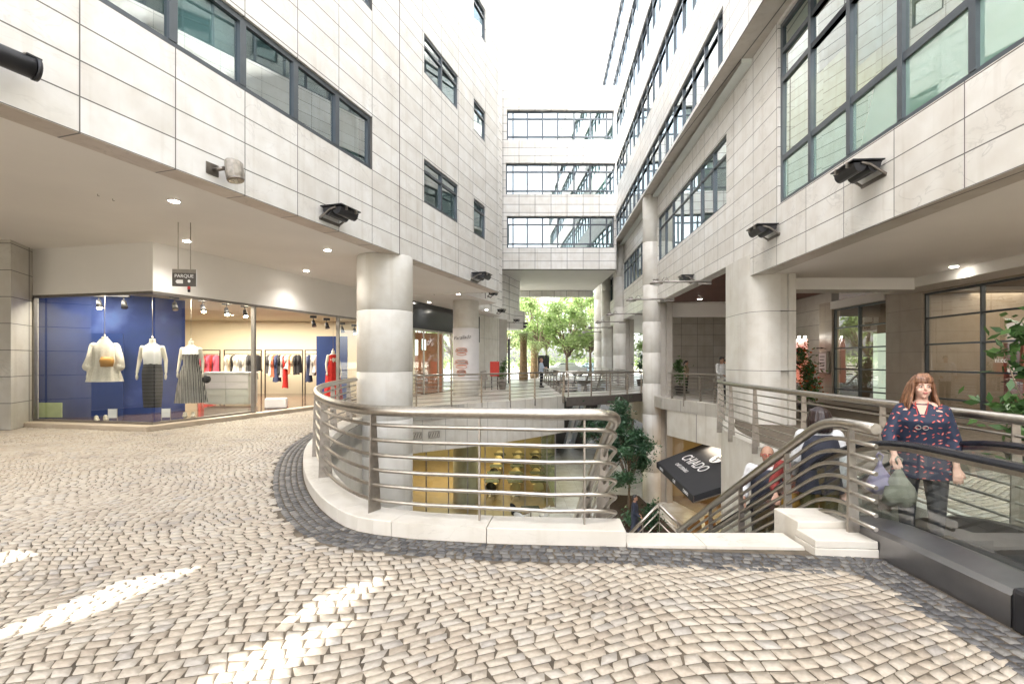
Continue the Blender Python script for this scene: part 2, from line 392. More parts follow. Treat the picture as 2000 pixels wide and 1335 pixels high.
def inpoly_np(X, Y, poly):
    c = np.zeros(X.shape, bool); n = len(poly); j = n-1
    for i in range(n):
        xi, yi = poly[i][0], poly[i][1]; xj, yj = poly[j][0], poly[j][1]
        if yi != yj:
            k = ((yi > Y) != (yj > Y)) & (X < (xj-xi)*(Y-yi)/(yj-yi)+xi); c ^= k
        j = i
    return c
def set_rnd(me, arr):
    a = me.attributes.new("rnd", 'FLOAT', 'FACE'); a.data.foreach_set("value", np.asarray(arr, dtype=np.float32))

# facade with openings; local x along the street, local y sideways, z up
def wall(name, parent, s0, s1, z0, z1, ops, mat, thick, o):
    S = sorted({s0, s1}|{v for p in ops for v in p[:2] if s0 < v < s1}); Z = sorted({z0, z1}|{v for p in ops for v in p[2:4] if z0 < v < z1})
    mb = MB(); ns, nz = len(S)-1, len(Z)-1; yb = -o*thick
    def full(i, j):
        if i < 0 or j < 0 or i >= ns or j >= nz: return False
        cs = (S[i]+S[i+1])/2; cz = (Z[j]+Z[j+1])/2
        return not any(p[0] < cs < p[1] and p[2] < cz < p[3] for p in ops)
    for i in range(ns):
        for j in range(nz):
            if not full(i, j): continue
            a, b, c, e = S[i], S[i+1], Z[j], Z[j+1]
            mb.quad((a,0,c),(b,0,c),(b,0,e),(a,0,e)); mb.quad((a,yb,c),(a,yb,e),(b,yb,e),(b,yb,c))
            if not full(i-1, j): mb.quad((a,0,c),(a,0,e),(a,yb,e),(a,yb,c))
            if not full(i+1, j): mb.quad((b,0,c),(b,yb,c),(b,yb,e),(b,0,e))
            if not full(i, j-1): mb.quad((a,0,c),(a,yb,c),(b,yb,c),(b,0,c))
            if not full(i, j+1): mb.quad((a,0,e),(b,0,e),(b,yb,e),(a,yb,e))
    me = mb.mesh(name); bm = bmesh.new(); bm.from_mesh(me); bmesh.ops.remove_doubles(bm, verts=bm.verts[:], dist=1e-5)
    bmesh.ops.recalc_face_normals(bm, faces=bm.faces[:]); bm.to_mesh(me); bm.free()
    return obj(name, me, mat, parent, fix=False)
def window(parent, op, o, mulls, trans, fw=0.075, glass='glasswin', depth=0.10, room=3.0, green=None, label=None, mw=None, roomh=None):
    s0, s1, z0, z1 = op; mw = mw or fw*0.8
    y0, y1 = -o*depth, -o*(depth+0.09)
    f = MB()
    f.box((s0+.002,y0,z0+.002),(s0+fw,y1,z1-.002)); f.box((s1-fw,y0,z0+.002),(s1-.002,y1,z1-.002))
    f.box((s0+fw,y0,z0+.002),(s1-fw,y1,z0+fw)); f.box((s0+fw,y0,z1-fw),(s1-fw,y1,z1-.002))
    ms = [s for s in mulls if s0+fw < s < s1-fw]
    for s in ms: f.box((s-mw/2,y0+o*0.012,z0+fw),(s+mw/2,y1,z1-fw))
    ed = [s0+fw]+[e for s in ms for e in (s-mw/2, s+mw/2)]+[s1-fw]
    for z in trans:
        for k in range(0, len(ed), 2): f.box((ed[k],y0,z-mw/2),(ed[k+1],y1,z+mw/2))
    w = obj('window', f, 'frame', parent, fix=False)
    if label: w['label'] = label
    yg = (y0+y1)/2; g = MB(); zb = green if green else z0
    rj = random.Random(int(s0*31+z0*17))
    cs = [s0]+sorted(ms)+[s1]; zs = [zb]+sorted(z for z in trans if zb < z < z1)+[z1]
    for a, b in zip(cs, cs[1:]):
        for c, e in zip(zs, zs[1:]):
            jt = [yg+rj.uniform(-.006,.006) for _ in range(3)]; g.quad((a,jt[0],c),(b,jt[1],c),(b,jt[1]+jt[2]-jt[0],e),(a,jt[2],e))
    obj('pane', g, glass, w, fix=False)
    if room:
        bl_ = []; dk = []
        for a, b in zip(cs, cs[1:]):
            q_ = rj.random()
            if q_ < .34: h_ = (z1-zb)*rj.choice([.35,.6,.8,1.0]); (bl_ if q_ < .24 else dk).append(MB().box((a+.03,y1-o*.06,z1-h_),(b-.03,y1-o*.075,z1-.01)))
        for b_ in bl_: obj('blind', b_, 'blind', w, fix=False)
        for b_ in dk: obj('curtain', b_, 'curtain', w, fix=False)
    if green:
        g = MB(); g.quad((s0,yg,z0),(s1,yg,z0),(s1,yg,green),(s0,yg,green)); obj('spandrel_pane', g, 'glassgreen', w, fix=False)
    if room:
        ya, yb = -o*0.36, -o*room; zt = z1+0.3; zz = z0-0.25
        r = MB()
        r.quad((s0-.3,yb,zz),(s1+.3,yb,zz),(s1+.3,yb,zt),(s0-.3,yb,zt))
        r.quad((s0-.3,ya,zz),(s1+.3,ya,zz),(s1+.3,yb,zz),(s0-.3,yb,zz)); r.quad((s0-.3,ya,zt),(s1+.3,ya,zt),(s1+.3,yb,zt),(s0-.3,yb,zt))
        r.quad((s0-.3,ya,zz),(s0-.3,yb,zz),(s0-.3,yb,zt),(s0-.3,ya,zt)); r.quad((s1+.3,ya,zz),(s1+.3,yb,zz),(s1+.3,yb,zt),(s1+.3,ya,zt))
        obj('room', r, 'room', w, fix=False)
    return w

# railing: path of (x, y, floor z), horizontal bars, tapered flat posts
def railing(label, path, posts, h=0.99, nb=6, rr=0.05, br=0.018, name='railing', drop=0.0, thin=(), pw=0.16, group=None, out=1, topr=0.3, ends=True, pd=None):
    t = thing(name, label, 'railing', (path[0][0], path[0][1], path[0][2]), 0, group)
    o = Vector(t.location)
    P = [Vector(p) for p in path]
    def up(z): return [p+Vector((0,0,z))-o for p in P]
    obj('handrail', MB().tube(up(h), rr, 14), 'steel', t, fix=False)
    for k in range(nb):
        z = 0.12+(h-0.26)*k/(nb-1) if nb > 1 else h/2
        obj('bar', MB().tube(up(z), br, 8), 'steel', t, fix=False)
    L = [0]
    for a, b in zip(P, P[1:]): L.append(L[-1]+(b-a).length)
    def at(u):
        s = u*L[-1]
        for i in range(len(P)-1):
            if s <= L[i+1] or i == len(P)-2:
                f = (s-L[i])/(L[i+1]-L[i]); return P[i].lerp(P[i+1], f)-o, (P[i+1]-P[i]).normalized()
    for u in posts:
        p, tg = at(u); nrm = Vector((-tg.y, tg.x, 0)).normalized()*out
        th = 0.012; w0 = pw*0.42; w1 = pw
        ty = Vector((tg.x, tg.y, 0)).normalized()*(pd or th)/2
        z0, z1 = -drop, h-rr*0.7
        a = p+nrm*(-0.02)+Vector((0,0,z0)); 
        c = [a-nrm*w1/2-ty, a+nrm*w1/2-ty, a+nrm*w1/2+ty, a-nrm*w1/2+ty]
        b = p+Vector((0,0,z1))
        e = [b-nrm*w0/2-ty, b+nrm*w0/2-ty, b+nrm*w0/2+ty, b-nrm*w0/2+ty]
        obj('post', MB().add(c+e, [(3,2,1,0),(4,5,6,7),(0,1,5,4),(1,2,6,5),(2,3,7,6),(3,0,4,7)]), 'steelpost', t)
    for u in thin:
        p, tg = at(u); q = MB().bar(p+Vector((0,0,-drop)), p+Vector((0,0,h-rr*0.6)), 0.03, 0.016, (tg.x, tg.y, 0)); obj('post', q, 'steelpost', t)
    return t

# foliage
def leaves(cents, n, size, seed=0, squash=1.0, droop=0.0):
    """cents = [(x,y,z,rx,ry,rz)]; n leaves spread through those clumps -> mesh with 'rnd'"""
    rg = np.random.RandomState(seed); C = np.array(cents, dtype=float)
    vol = C[:,3]*C[:,4]*C[:,5]; idx = rg.choice(len(C), n, p=vol/vol.sum())
    d_ = rg.normal(size=(n,3)); d_ /= np.linalg.norm(d_, axis=1)[:,None]
    rad = np.abs(rg.normal(0, .62, n))+rg.uniform(0, .35, n)
    P = C[idx,:3]+d_*rad[:,None]*C[idx,3:6]
    a = rg.normal(size=(n,3)); a /= np.linalg.norm(a, axis=1)[:,None]; a[:,2] = a[:,2]*0.6-droop; a /= np.linalg.norm(a, axis=1)[:,None]
    b = np.cross(a, rg.normal(size=(n,3))); b /= np.linalg.norm(b, axis=1)[:,None]
    s = size*rg.uniform(0.6, 1.3, n)[:,None]
    q = np.stack([P-a*s, P+b*s*0.42*squash, P+a*s, P-b*s*0.42*squash], 1).reshape(-1, 3)
    me = bpy.data.meshes.new('leaves'); me.vertices.add(4*n); me.vertices.foreach_set("co", q.ravel())
    me.loops.add(4*n); me.loops.foreach_set("vertex_index", np.arange(4*n)); me.polygons.add(n)
    me.polygons.foreach_set("loop_start", np.arange(n)*4); me.polygons.foreach_set("loop_total", np.full(n, 4)); me.update()
    cl = rg.uniform(0, 1, len(C)); set_rnd(me, np.clip(cl[idx]*0.5+rg.uniform(0, .5, n), 0, 1))
    return me
# ---------------- the ground ----------------
M['blind'] = plain('pale roller blind', (0.66,0.67,0.64), .8, var=.03); M['curtain'] = plain('dark curtain', (0.05,0.07,0.10), .8)
OUT = [(0.99,4.43),(-0.1,4.50),(-0.86,4.62),(-1.49,4.86),(-1.95,5.38),(-2.35,6.02),(-2.75,6.80),(-3.15,7.72),(-3.58,8.9),(-3.93,10.3),(-4.15,11.8),(-4.28,13.4)]
OUTS = [Vector((0.99,4.43)),Vector((-0.1,4.5))]+[Vector((p.x,p.y)) for p in spline([(x,y,0) for x,y in OUT[2:]], 3)]
INN = offset(OUTS, -0.36)       # inner edge of the kerb (towards the opening)
FAR = [(-3.9,16.2),(-3.5,18.0),(-1.8,19.35),(-0.06,20.8),(2.4,23.5)]
HOLE = [(p[0],p[1]) for p in INN]+[(-3.95,14.6)]+FAR+[(2.4,44),(6.9,44),(6.6,22.6),(6.9,21.6),(7.7,18.8),(5.73,13.9),(5.15,12.6),(4.80,11.3),(4.62,9.8),(4.42,4.72),(0.95,4.72)]
M['paving'] = stone('pale paving', (0.50, 0.485, 0.45), (0.36, 0.34, 0.32), 0.9, 0.9, 0.2, 0.1, axes="xy", rough=0.32, vamt=0.4, mortar=0.008, joint=(0.3,0.28,0.25))
struct(obj('walkway_slab', MB().prism([(-16,-7),(16,-7),(16,90),(-16,90)], -0.5, -0.02, [HOLE]), 'paving', fix=False))
M['earth'] = plain('far ground', (0.30, 0.28, 0.22), 0.9, var=0.3, scale=0.6)
g = MB(); HS = [(-15.9,-6.9),(15.9,-6.9),(15.9,60),(-15.9,60)]
g.prism([(-900,-900),(900,-900),(900,900),(-900,900)], -0.9, -0.6, [HS]); struct(obj('ground', g, 'earth', fix=False))
# sand bed of the setts
BED = [(-15,-2),(4.42,-2),(4.42,4.72),(0.95,4.72)]+[(p[0],p[1]) for p in INN]+[(-4.0,15.5),(-3.6,17.6),(-5.2,17.2),(-15,14.0)]
mb = MB(); mb.prism(BED[:4]+[(p[0],p[1]) for p in INN]+BED[4+len(INN):], -0.0195, -0.0052)
struct(obj('sett_bed', mb, 'grout', fix=False))
mb = MB(); mb.prism([(4.45,-2),(11.6,-2),(12.2,20),(7.75,19.0),(5.8,14.0),(4.85,11.3),(4.66,9.8)], -0.0195, -0.0052)
struct(obj('gallery_sett_bed', mb, 'grout', fix=False))

def setts(name, u0, u1, v0, v1, du, dv, fn, keep, mat, gap=0.013, seed=1, jit=0.010, zoff=0.0):
    rg = np.random.RandomState(seed)
    nv = int((v1-v0)/dv); nu = int((u1-u0)/du)
    J, I = np.meshgrid(np.arange(nv), np.arange(nu), indexing='ij')
    roff = rg.uniform(0, 1, nv)[:,None]*0.35+ (J % 2)*0.5
    # irregular stone lengths along each row
    wd = rg.uniform(0.82, 1.18, (nv, nu)); edge = np.cumsum(wd, axis=1); edge *= nu/edge[:,-1:]
    a0 = u0+(np.concatenate([np.zeros((nv,1)), edge[:,:-1]],1)+roff)*du; a1 = u0+(edge+roff)*du
    b0 = v0+J*dv; b1 = b0+dv
    jj = lambda: rg.uniform(-jit, jit, (nv, nu))
    h = gap/2
    skew = rg.uniform(-0.012, 0.012, (nv, nu))
    c = [(a0+h+jj()*.6+skew, b0+h+jj()*.45), (a1-h+jj()*.6+skew, b0+h+jj()*.45), (a1-h+jj()*.6-skew, b1-h+jj()*.45), (a0+h+jj()*.6-skew, b1-h+jj()*.45)]
    cx = sum(p[0] for p in c)/4; cy = sum(p[1] for p in c)/4
    rings = []
    # 8-sided outline: cut corners
    out = []
    for k in range(4):
        p, q, r = c[k-1], c[k], c[(k+1) % 4]
        cut = rg.uniform(0.03, 0.10, (nv, nu))
        out.append((q[0]+(p[0]-q[0])*cut, q[1]+(p[1]-q[1])*cut)); cut2 = rg.uniform(0.03, 0.10, (nv, nu))
        out.append((q[0]+(r[0]-q[0])*cut2, q[1]+(r[1]-q[1])*cut2))
    x, y = fn(cx, cy); ok = keep(x, y)
    n = int(ok.sum()); tilt = rg.normal(0, 0.00025, (8, n)); zc = rg.normal(0, 0.0008, n)+zoff
    V = np.zeros((n, 17, 3))
    for k, (px, py) in enumerate(out):
        X, Y = fn(px, py); V[:,k,0] = X[ok]; V[:,k,1] = Y[ok]; V[:,k,2] = -0.0175+zoff
        X, Y = fn(px*0.965+cx*0.035, py*0.965+cy*0.035); V[:,8+k,0] = X[ok]; V[:,8+k,1] = Y[ok]; V[:,8+k,2] = zc+tilt[k]-0.0005
    V[:,16,0] = x[ok]; V[:,16,1] = y[ok]; V[:,16,2] = zc-0.0003
    F = []
    for k in range(8):
        k2 = (k+1) % 8; F.append((k, k2, 8+k2, 8+k))
    T = [(8+k, 8+(k+1) % 8, 16) for k in range(8)]
    base = np.arange(n)[:,None]*17
    li = np.concatenate([(base+np.array(F).ravel()[None]), (base+np.array(T).ravel()[None])], 1).ravel()
    tot = np.tile(np.array([4]*8+[3]*8), n); st = np.concatenate([[0], np.cumsum(tot)[:-1]])
    me = bpy.data.meshes.new(name); me.vertices.add(17*n); me.vertices.foreach_set("co", V.ravel())
    me.loops.add(len(li)); me.loops.foreach_set("vertex_index", li); me.polygons.add(16*n)
    me.polygons.foreach_set("loop_start", st); me.polygons.foreach_set("loop_total", tot); me.update()
    pick = np.clip(rg.beta(2.2, 1.6, n), 0, 1); pick[rg.uniform(0, 1, n) < 0.05] = 1.0; pick[rg.uniform(0, 1, n) < 0.06] = 0.05
    set_rnd(me, np.repeat(pick, 16)); o = obj(name, me, mat, fix=False); struct(o); return o
BANDO = [(p.x,p.y) for p in offset(OUTS, 0.40)]
DK = [(2.62,-1.9)]+[(2.62,2.2),(2.70,3.4),(2.74,3.78),(2.55,3.98),(1.9,4.03)]
def fn1(u, v):
    ca, sa = math.cos(R(24)), math.sin(R(24))
    x = u*ca-v*sa; y = u*sa+v*ca
    return (x+0.15*np.sin(y*2.1+0.8*np.sin(x*0.9)), y+0.13*np.sin(x*2.2+1.1*np.sin(y*0.7+1))+0.03*np.sin(x*5.3+y))
LIGHT = [(-15,-2),(2.60,-2),(2.60,2.2),(2.66,3.4),(2.69,3.72),(2.52,3.94),(1.9,4.0)]+BANDO+[(-4.8,15.0),(-3.6,17.6),(-5.2,17.2),(-15,14.0)]
def keepL(x, y): return inpoly_np(x, y, LIGHT) & (y > 1.6) & (np.abs(x) < y*1.12+0.8) & ((x > (0.328*y-12.46)+0.40) | ((x < -8.2) & (y < 11.66-(x+8.35)*0.223)))
setts('pavement', -14, 14, -6, 22, 0.097, 0.084, fn1, keepL, 'cobble', gap=0.0085, seed=3, jit=0.009)
# dark band that follows the kerb, row by row
class Path2:
    def __init__(s, pts):
        s.p = np.array(pts, float); d_ = np.diff(s.p, axis=0); s.l = np.hypot(d_[:,0], d_[:,1]); s.c = np.concatenate([[0], np.cumsum(s.l)]); s.L = s.c[-1]
        t = d_/s.l[:,None]; tv = np.concatenate([t[:1], (t[1:]+t[:-1])/2, t[-1:]]); tv /= np.hypot(tv[:,0], tv[:,1])[:,None]; s.n = np.stack([-tv[:,1], tv[:,0]], 1)
    def __call__(s, u, v):
        u = np.clip(u, 0, s.L); X = np.interp(u, s.c, s.p[:,0]); Y = np.interp(u, s.c, s.p[:,1])
        nx = np.interp(u, s.c, s.n[:,0]); ny = np.interp(u, s.c, s.n[:,1]); return X+nx*v, Y+ny*v
bp = Path2([(2.98,1.5),(2.985,2.4),(2.99,3.2),(3.0,3.9),(3.02,4.16),(2.75,4.22),(2.2,4.27),(1.6,4.32)]+[(p.x,p.y) for p in OUTS])
setts('dark_pavement_border', 0.0, bp.L-0.3, 0.012, 0.39, 0.075, 0.0755, lambda u, v: bp(u+0.012*np.sin(v*40), v), lambda x, y: (y > 1.5), 'cobbledark', gap=0.012, seed=5, jit=0.012, zoff=0.001)
setts('gallery_pavement', -3, 20, -14, 4, 0.115, 0.10, lambda u, v: fn1(u, v), lambda x, y: inpoly_np(x, y, [(4.48,2.6),(11.1,2.6),(12.1,20),(7.8,18.9),(5.85,14.0),(4.9,11.3),(4.68,9.8)]), 'cobble', seed=9)

# kerb of pale stone round the opening, stone by stone
kerb = thing('kerb', 'pale limestone kerb curving round the opening under the near steel railing', 'kerb', (-1.5, 5, 0))
q = Path2([(p.x,p.y) for p in OUTS]); cuts = [0.0, 1.22, 2.12, 2.9, 3.55, 4.3, 5.15, 6.05, 7.0, 7.9, 8.8, 9.7, 10.6, q.L]
for a, b in zip(cuts, cuts[1:]):
    if b <= a: continue
    us = np.linspace(a+0.003, b-0.003, 5); o_ = np.array(q(us, np.zeros(5))).T; i_ = np.array(q(us, np.full(5, -0.36))).T
    poly = [tuple(p) for p in o_]+[tuple(p) for p in i_[::-1]]
    obj('kerb_stone', MB().prism(poly, -0.02, 0.132), 'kerb', kerb, (1.5, -5, 0), bevel=0.008)
# stair threshold, blocks at the end of the balustrade
t = thing('stair_threshold', 'flat pale stone strip at the top of the stairs', 'threshold', (1.7, 4.5, 0))
for a, b in ((0.995, 1.66), (1.665, 2.49)):
    obj('slab', MB().prism([(a, 4.41-0.04*(a-1)), (b, 4.41-0.04*(b-1)), (b, 4.715), (a, 4.715)], -0.02, 0.022), 'kerb', t, (-1.7, -4.5, 0), bevel=0.004)
tag(obj('plinth_block', MB().prism([(2.50,4.22),(3.0,4.18),(3.0,4.52),(2.50,4.52)], -0.02, 0.06).prism([(2.505,4.225),(2.995,4.185),(2.995,4.515),(2.505,4.515)], 0.063, 0.125), 'kerb', bevel=0.006), 'stepped pale stone block in front of the stair handrail post', 'stone block')
tag(obj('plinth_block', MB().prism([(2.53,4.53),(3.0,4.53),(3.0,4.95),(2.53,4.95)], -0.3, 0.185), 'kerb', bevel=0.01), 'raised pale stone block between the stairs and the escalator', 'stone block')

# ---------------- the sunken court ----------------
M['courtfloor'] = stone('pale polished court floor', (0.66,0.68,0.68), (0.4,0.42,0.42), 0.9, 0.9, 0.2, 0.1, axes='xy', rough=0.14, vamt=0.2, mortar=0.006, joint=(0.4,0.4,0.4))
struct(obj('lower_floor', MB().prism([(-14,1),(15,1),(15,47),(-14,47)], -5.3, -5.0), 'courtfloor', fix=False))
def fasc(name, label, pts, z0, z1, th, mat, side=1):
    a = [(p[0],p[1]) for p in pts]; b = [(p[0],p[1]) for p in offset([Vector((*p,0)) for p in a], th*side)]
    return tag(obj(name, MB().prism(a+b[::-1], z0, z1), mat), label, 'wall')
near = [(p[0],p[1]) for p in INN]+[(-3.95,14.6),(-3.9,16.2)]
fasc('court_wall', 'white curved wall of the opening below the near kerb', near, -5.0, -0.021, 0.25, 'fascia', 1)
far = [(p.x,p.y) for p in spline([(x,y,0) for x,y in FAR], 5)]
fasc('walkway_fascia', 'white curved stone fascia across the court above the cafe glass', far, -1.66, -0.003, 0.35, 'fascia', 1)
fasc('walkway_fascia', 'stone fascia along the right side of the far left walkway', [(2.4,23.55),(2.4,44)], -1.66, -0.003, 0.3, 'fascia', 1)
rb = [(p.x,p.y) for p in spline([(6.75,22.3,0),(7.1,21.0,0),(7.7,18.8,0)], 4)]
fasc('gallery_fascia', 'white stone fascia between the tall column and the rounded terrace', rb, -1.62, -0.003, 0.35, 'fascia', 1)
rt = [(7.7,18.8),(6.9,16.9),(5.73,13.9)]+[(p.x,p.y) for p in spline([(5.73,13.9,0),(5.15,12.6,0),(4.80,11.3,0),(4.62,9.8,0),(4.52,7.2,0),(4.42,4.75,0)], 4)][1:]
fasc('terrace_fascia', 'rounded white stone wall of the right terrace beside the escalator', rt, -5.0 if False else -2.6, 0.004, 0.3, 'fascia', 1)
fasc('court_wall', 'plain wall below the foot of the stairs opening', [(4.42,4.72),(0.95,4.72)], -5.0, -0.021, 0.25, 'fascia', 1)
fasc('court_wall', 'pale wall at the far end of the escalator court', [(2.4,44),(6.9,44)], -5.0, -0.021, 0.25, 'fascia', 1)
fasc('court_wall', 'pale wall right of the far escalators in shade', [(6.9,44),(6.75,26)], -1.6, -0.021, 0.25, 'fascia', 1)

# footbridge across the court
fb = thing('footbridge', 'dark edged footbridge spanning the court below the office bridge', 'footbridge', (4.5, 25, 0))
F0, F1 = (2.42,22.9), (6.65,26.0)
obj('deck', MB().prism([F0, F1, (6.6,28.6), (2.42,26.2)], -0.2, -0.004), 'paving', fb, (-4.5,-25,0))
M['darkbeam'] = plain('dark painted beam', (0.10, 0.085, 0.075), 0.5)
e = [(p.x,p.y) for p in spline([(2.42,22.85,0),(4.6,24.1,0),(6.68,25.95,0)], 5)]; e2 = [(p[0]+0.05,p[1]+0.16) for p in e]
obj('edge_beam', MB().prism(e+e2[::-1], -0.42, -0.02), 'darkbeam', fb, (-4.5,-25,0))

# ---------------- left office building ----------------
def frame_empty(name, label, cat, x, ang): return thing(name, label, cat, (x, 0, 0), ang)
AL = math.atan2(0.9502, 0.3117)
Lb = frame_empty('office_building', 'white marble office building on the left, jutting over the clothes shop', 'building', -7.358, AL)
K = 1/0.9502
MU = [12.88-1.255*i for i in range(0, 12)]
rib = (2.8, 12.88, 6.17, 7.43); rib2 = (2.8, 12.88, 9.95, 11.1); rib3 = (2.8, 12.88, 13.6, 14.85)
sq = [(15.49,17.88,6.17,7.43),(19.23,20.39,6.17,7.43),(15.49,17.88,9.9,11.05),(19.23,20.39,9.85,11.0),(15.49,17.88,13.6,14.85),(19.23,20.39,13.6,14.85),(15.49,17.88,17.3,18.5),(19.23,20.39,17.3,18.5)]
SL = 2.3
wall('wall', Lb, SL, 21.93, 4.4, 30, [rib, rib2, rib3]+sq, 'marbleL', 0.38, -1)
obj('soffit_edge', MB().box((SL,0.004,4.392),(21.93,0.40,4.3985)), 'soffit_stone', Lb)
M['glassL'] = glassmat('left window glass', (0.44, 0.62, 0.64), 0.14, 0.85, (0.93, 1.0, 1.0))
for r in (rib, rib2, rib3): window(Lb, r, -1, MU, [], fw=0.10, depth=0.05, glass='glassL', mw=0.13)
for r in sq: window(Lb, r, -1, [(r[0]+r[1])/2] if r[1]-r[0] > 1.5 else [], [r[3]-0.33], fw=0.085, depth=0.03, glass='glassL')
obj('joint_strip', MB().box((14.13,-0.002,4.4),(14.155,0.004,22)), 'seam', Lb)
# body of the building behind the facade, saw-tooth plan beyond the first corner
def Lw(s, y): return (-7.358+s*math.cos(AL)-y*math.sin(AL), s*math.sin(AL)+y*math.cos(AL))
body = [Lw(SL,3.2), Lw(21.5,3.2), Lw(21.93,0.4), (-2.1,21.3),(-0.72,25.0),(-2.3,26.4),(-0.62,32.2),(-2.0,33.0),(-0.52,34.9),(0.57,38.2),(-1.5,41),(-9,41),(-26,30),(-26,2.5),(-14,2.5)]
obj('body', MB().prism(body, 4.5, 26.0), 'marbleB', Lb, (7.358*math.cos(AL), -7.358*math.sin(AL), 0), -AL)
obj('end_wall', MB().prism([Lw(21.93,0.0), Lw(21.93,0.39), (-4.5,22.1), (-4.5,21.9)], 4.4, 22.0), 'marbleB', Lb, (7.358*math.cos(AL), -7.358*math.sin(AL), 0), -AL)
CI = Matrix.Rotation(-AL, 2)@Vector((7.358, 0))
ceil = [Lw(-3,0.40), Lw(21.93,0.40), (-2.1,21.3),(-0.72,25.0),(-2.3,26.4),(-0.62,32.2),(-2.0,33.0),(-0.52,34.9),(0.57,38.2),(-1.5,41),(-7,41),(-15,22),(-15,-3)]
obj('ceiling', MB().prism(ceil, 4.42, 4.49), 'ceiling', Lb, (CI.x, CI.y, 0), -AL)
obj('rounded_canopy', MB().lathe([(1.45,3.98),(1.6,4.05),(1.62,5.25),(1.5,5.3)], (-0.62,38.4), 40), 'marbleB', Lb, (CI.x, CI.y, 0), -AL)
for o_ in Lb.children:
    if o_.name.split('.')[0] in ('body','end_wall'): o_.location = (CI.x, CI.y, 0)
# unseen slotted wall, added so its slots shape the sun patches on the paving
scr = thing('added_sun_mask', 'unseen slotted mask added past the left building to throw sun patches on the paving', 'wall', (-7.358, 0, 0), AL)
def slot(px, py, w, dz):      # slot whose light lands round ground point (px, py)
    tt = (px-0.328*py+7.358)/(SUN_H.x-0.328*SUN_H.y); y = py-tt*SUN_H.y; z = tt*math.tan(SUN_EL); s = y*K
    return (s-w/2, s+w/2, z-dz/2, z+dz/2)
wall('sun_slot_mask', scr, -30, SL-0.01, 4.4, 32, [slot(-2.74, 3.44, 0.98, 0.80), slot(-1.14, 3.46, 0.60, 0.66), slot(-1.32, 2.66, 0.80, 0.90)], 'marbleL', 0.05, -1)

# columns on the left
def column(label, x, y, r, z0, z1, seams, parent=None, group=None, mat='column', n=40):
    t = thing('round_column', label, 'column', (x, y, z0), 0, group)
    zs = [z0]+[s for s in seams if z0 < s < z1]+[z1]
    for a, b in zip(zs, zs[1:]):
        obj('drum', MB().lathe([(r-.012,a+.001),(r,a+.014),(r,b-.014),(r-.012,b-.001)], (0,0), n), mat, t, (0,0,-z0), fix=False)
    return t
GC = 'round stone columns'
column('big round marble column rising from the court, inside the curved railing', -3.47, 14.0, 0.745, -5.0, 4.42, [-3.6,-2.2,-0.9,0.05,1.32,2.95], group=GC)
c2 = column('round column on the left walkway wrapped in a snack poster', -2.16, 24.0, 0.60, -5.0, 4.42, [-3,-1.5,0.02,1.5,3.18], group=GC)
M['poster'] = plain('poster paper', (0.74, 0.72, 0.74), 0.5, var=0.03)
po = MB()
for k in range(24):
    a0 = R(-175+k*7.2); a1 = R(-175+(k+1)*7.2); r_ = 0.612
    po.quad((r_*math.cos(a0),r_*math.sin(a0),0.72),(r_*math.cos(a1),r_*math.sin(a1),0.72),(r_*math.cos(a1),r_*math.sin(a1),3.12),(r_*math.cos(a0),r_*math.sin(a0),3.12))
pp = tag(obj('poster', po, 'poster', None, (-2.16,24.0,0), fix=False), 'white wraparound poster with orange snack drawings on the round column', 'poster')
M['ink'] = plain('dark ink', (0.03, 0.03, 0.035), 0.6); M['inkred'] = plain('orange ink', (0.62, 0.20, 0.10), 0.6); M['white'] = plain('white lettering', (0.8, 0.8, 0.8), 0.5, var=0.02)
text('lettering', 'Parallado', 0.22, 'ink', pp, (-0.11,-0.66,2.68), (R(90),R(-6),R(-6)), 0.003, shear=0.3)
for (cz, s_) in ((2.02,1.0),(1.45,1.15),(1.05,0.8)):
    for dz, w_, k_ in ((0.13,0.24,'inkred'),(0.03,0.27,'inkred'),(-0.10,0.22,'inkred'),(0.085,0.26,'ink')):
        cs = [(-0.15+math.cos(a_)*w_*s_, -0.605-0.02, cz+dz*s_+math.sin(a_)*0.055*s_) for a_ in [math.pi*2*i/20 for i in range(21)]]
        obj('snack_drawing', MB().tube(cs, 0.012 if k_ == 'inkred' else 0.007, 5, False), k_, pp, fix=False)

# ---------------- right office building ----------------
AR = math.atan2(1, 0.058)
Rb = frame_empty('office_building', 'white marble office building on the right with long ribbon windows', 'building', 5.4, AR)
def Rw(s, y): return (5.4+s*math.cos(AR)-y*math.sin(AR), s*math.sin(AR)+y*math.cos(AR))
KR = 1.0017
big = (1.4, 11.73, 5.17, 9.27); b2 = (15.0, 23.83, 6.2, 8.25); b3 = (27.0, 33.9, 6.25, 8.05); b4 = (37.0, 44.0, 6.25, 8.05)
wall('wall', Rb, -3, 14.9, 3.8, 9.36, [big], 'marbleR', 0.38, 1)
wall('wall', Rb, 14.905, 52, 4.36, 9.36, [b2, b3, b4], 'marbleR', 0.38, 1)
MR = [11.76-1.315*i for i in range(1, 9)]
w = window(Rb, big, 1, MR, [7.97, 8.62], fw=0.10, depth=0.06, room=4.0, glass='glasswin', green=6.2, mw=0.11)
f = MB(); ed = [big[0]+.1]+[e_ for s in sorted(MR) for e_ in (s-.055,s+.055)]+[big[1]-.1]
for k in range(0, len(ed)-1, 2):
    if ed[k+1] > ed[k]: f.box((ed[k],-.065,6.14),(ed[k+1],-.148,6.26))
obj('transom', f, 'frame', w)
for r_, p_ in ((b2,1.26),(b3,1.16),(b4,1.16)):
    n_ = round((r_[1]-r_[0])/p_); window(Rb, r_, 1, [r_[0]+(r_[1]-r_[0])*i/n_ for i in range(1, n_)], [r_[3]-0.55], fw=0.07, depth=0.05, room=3.0, glass='glasswin')
cR = Matrix.Rotation(-AR, 2)@Vector((-5.4, 0))
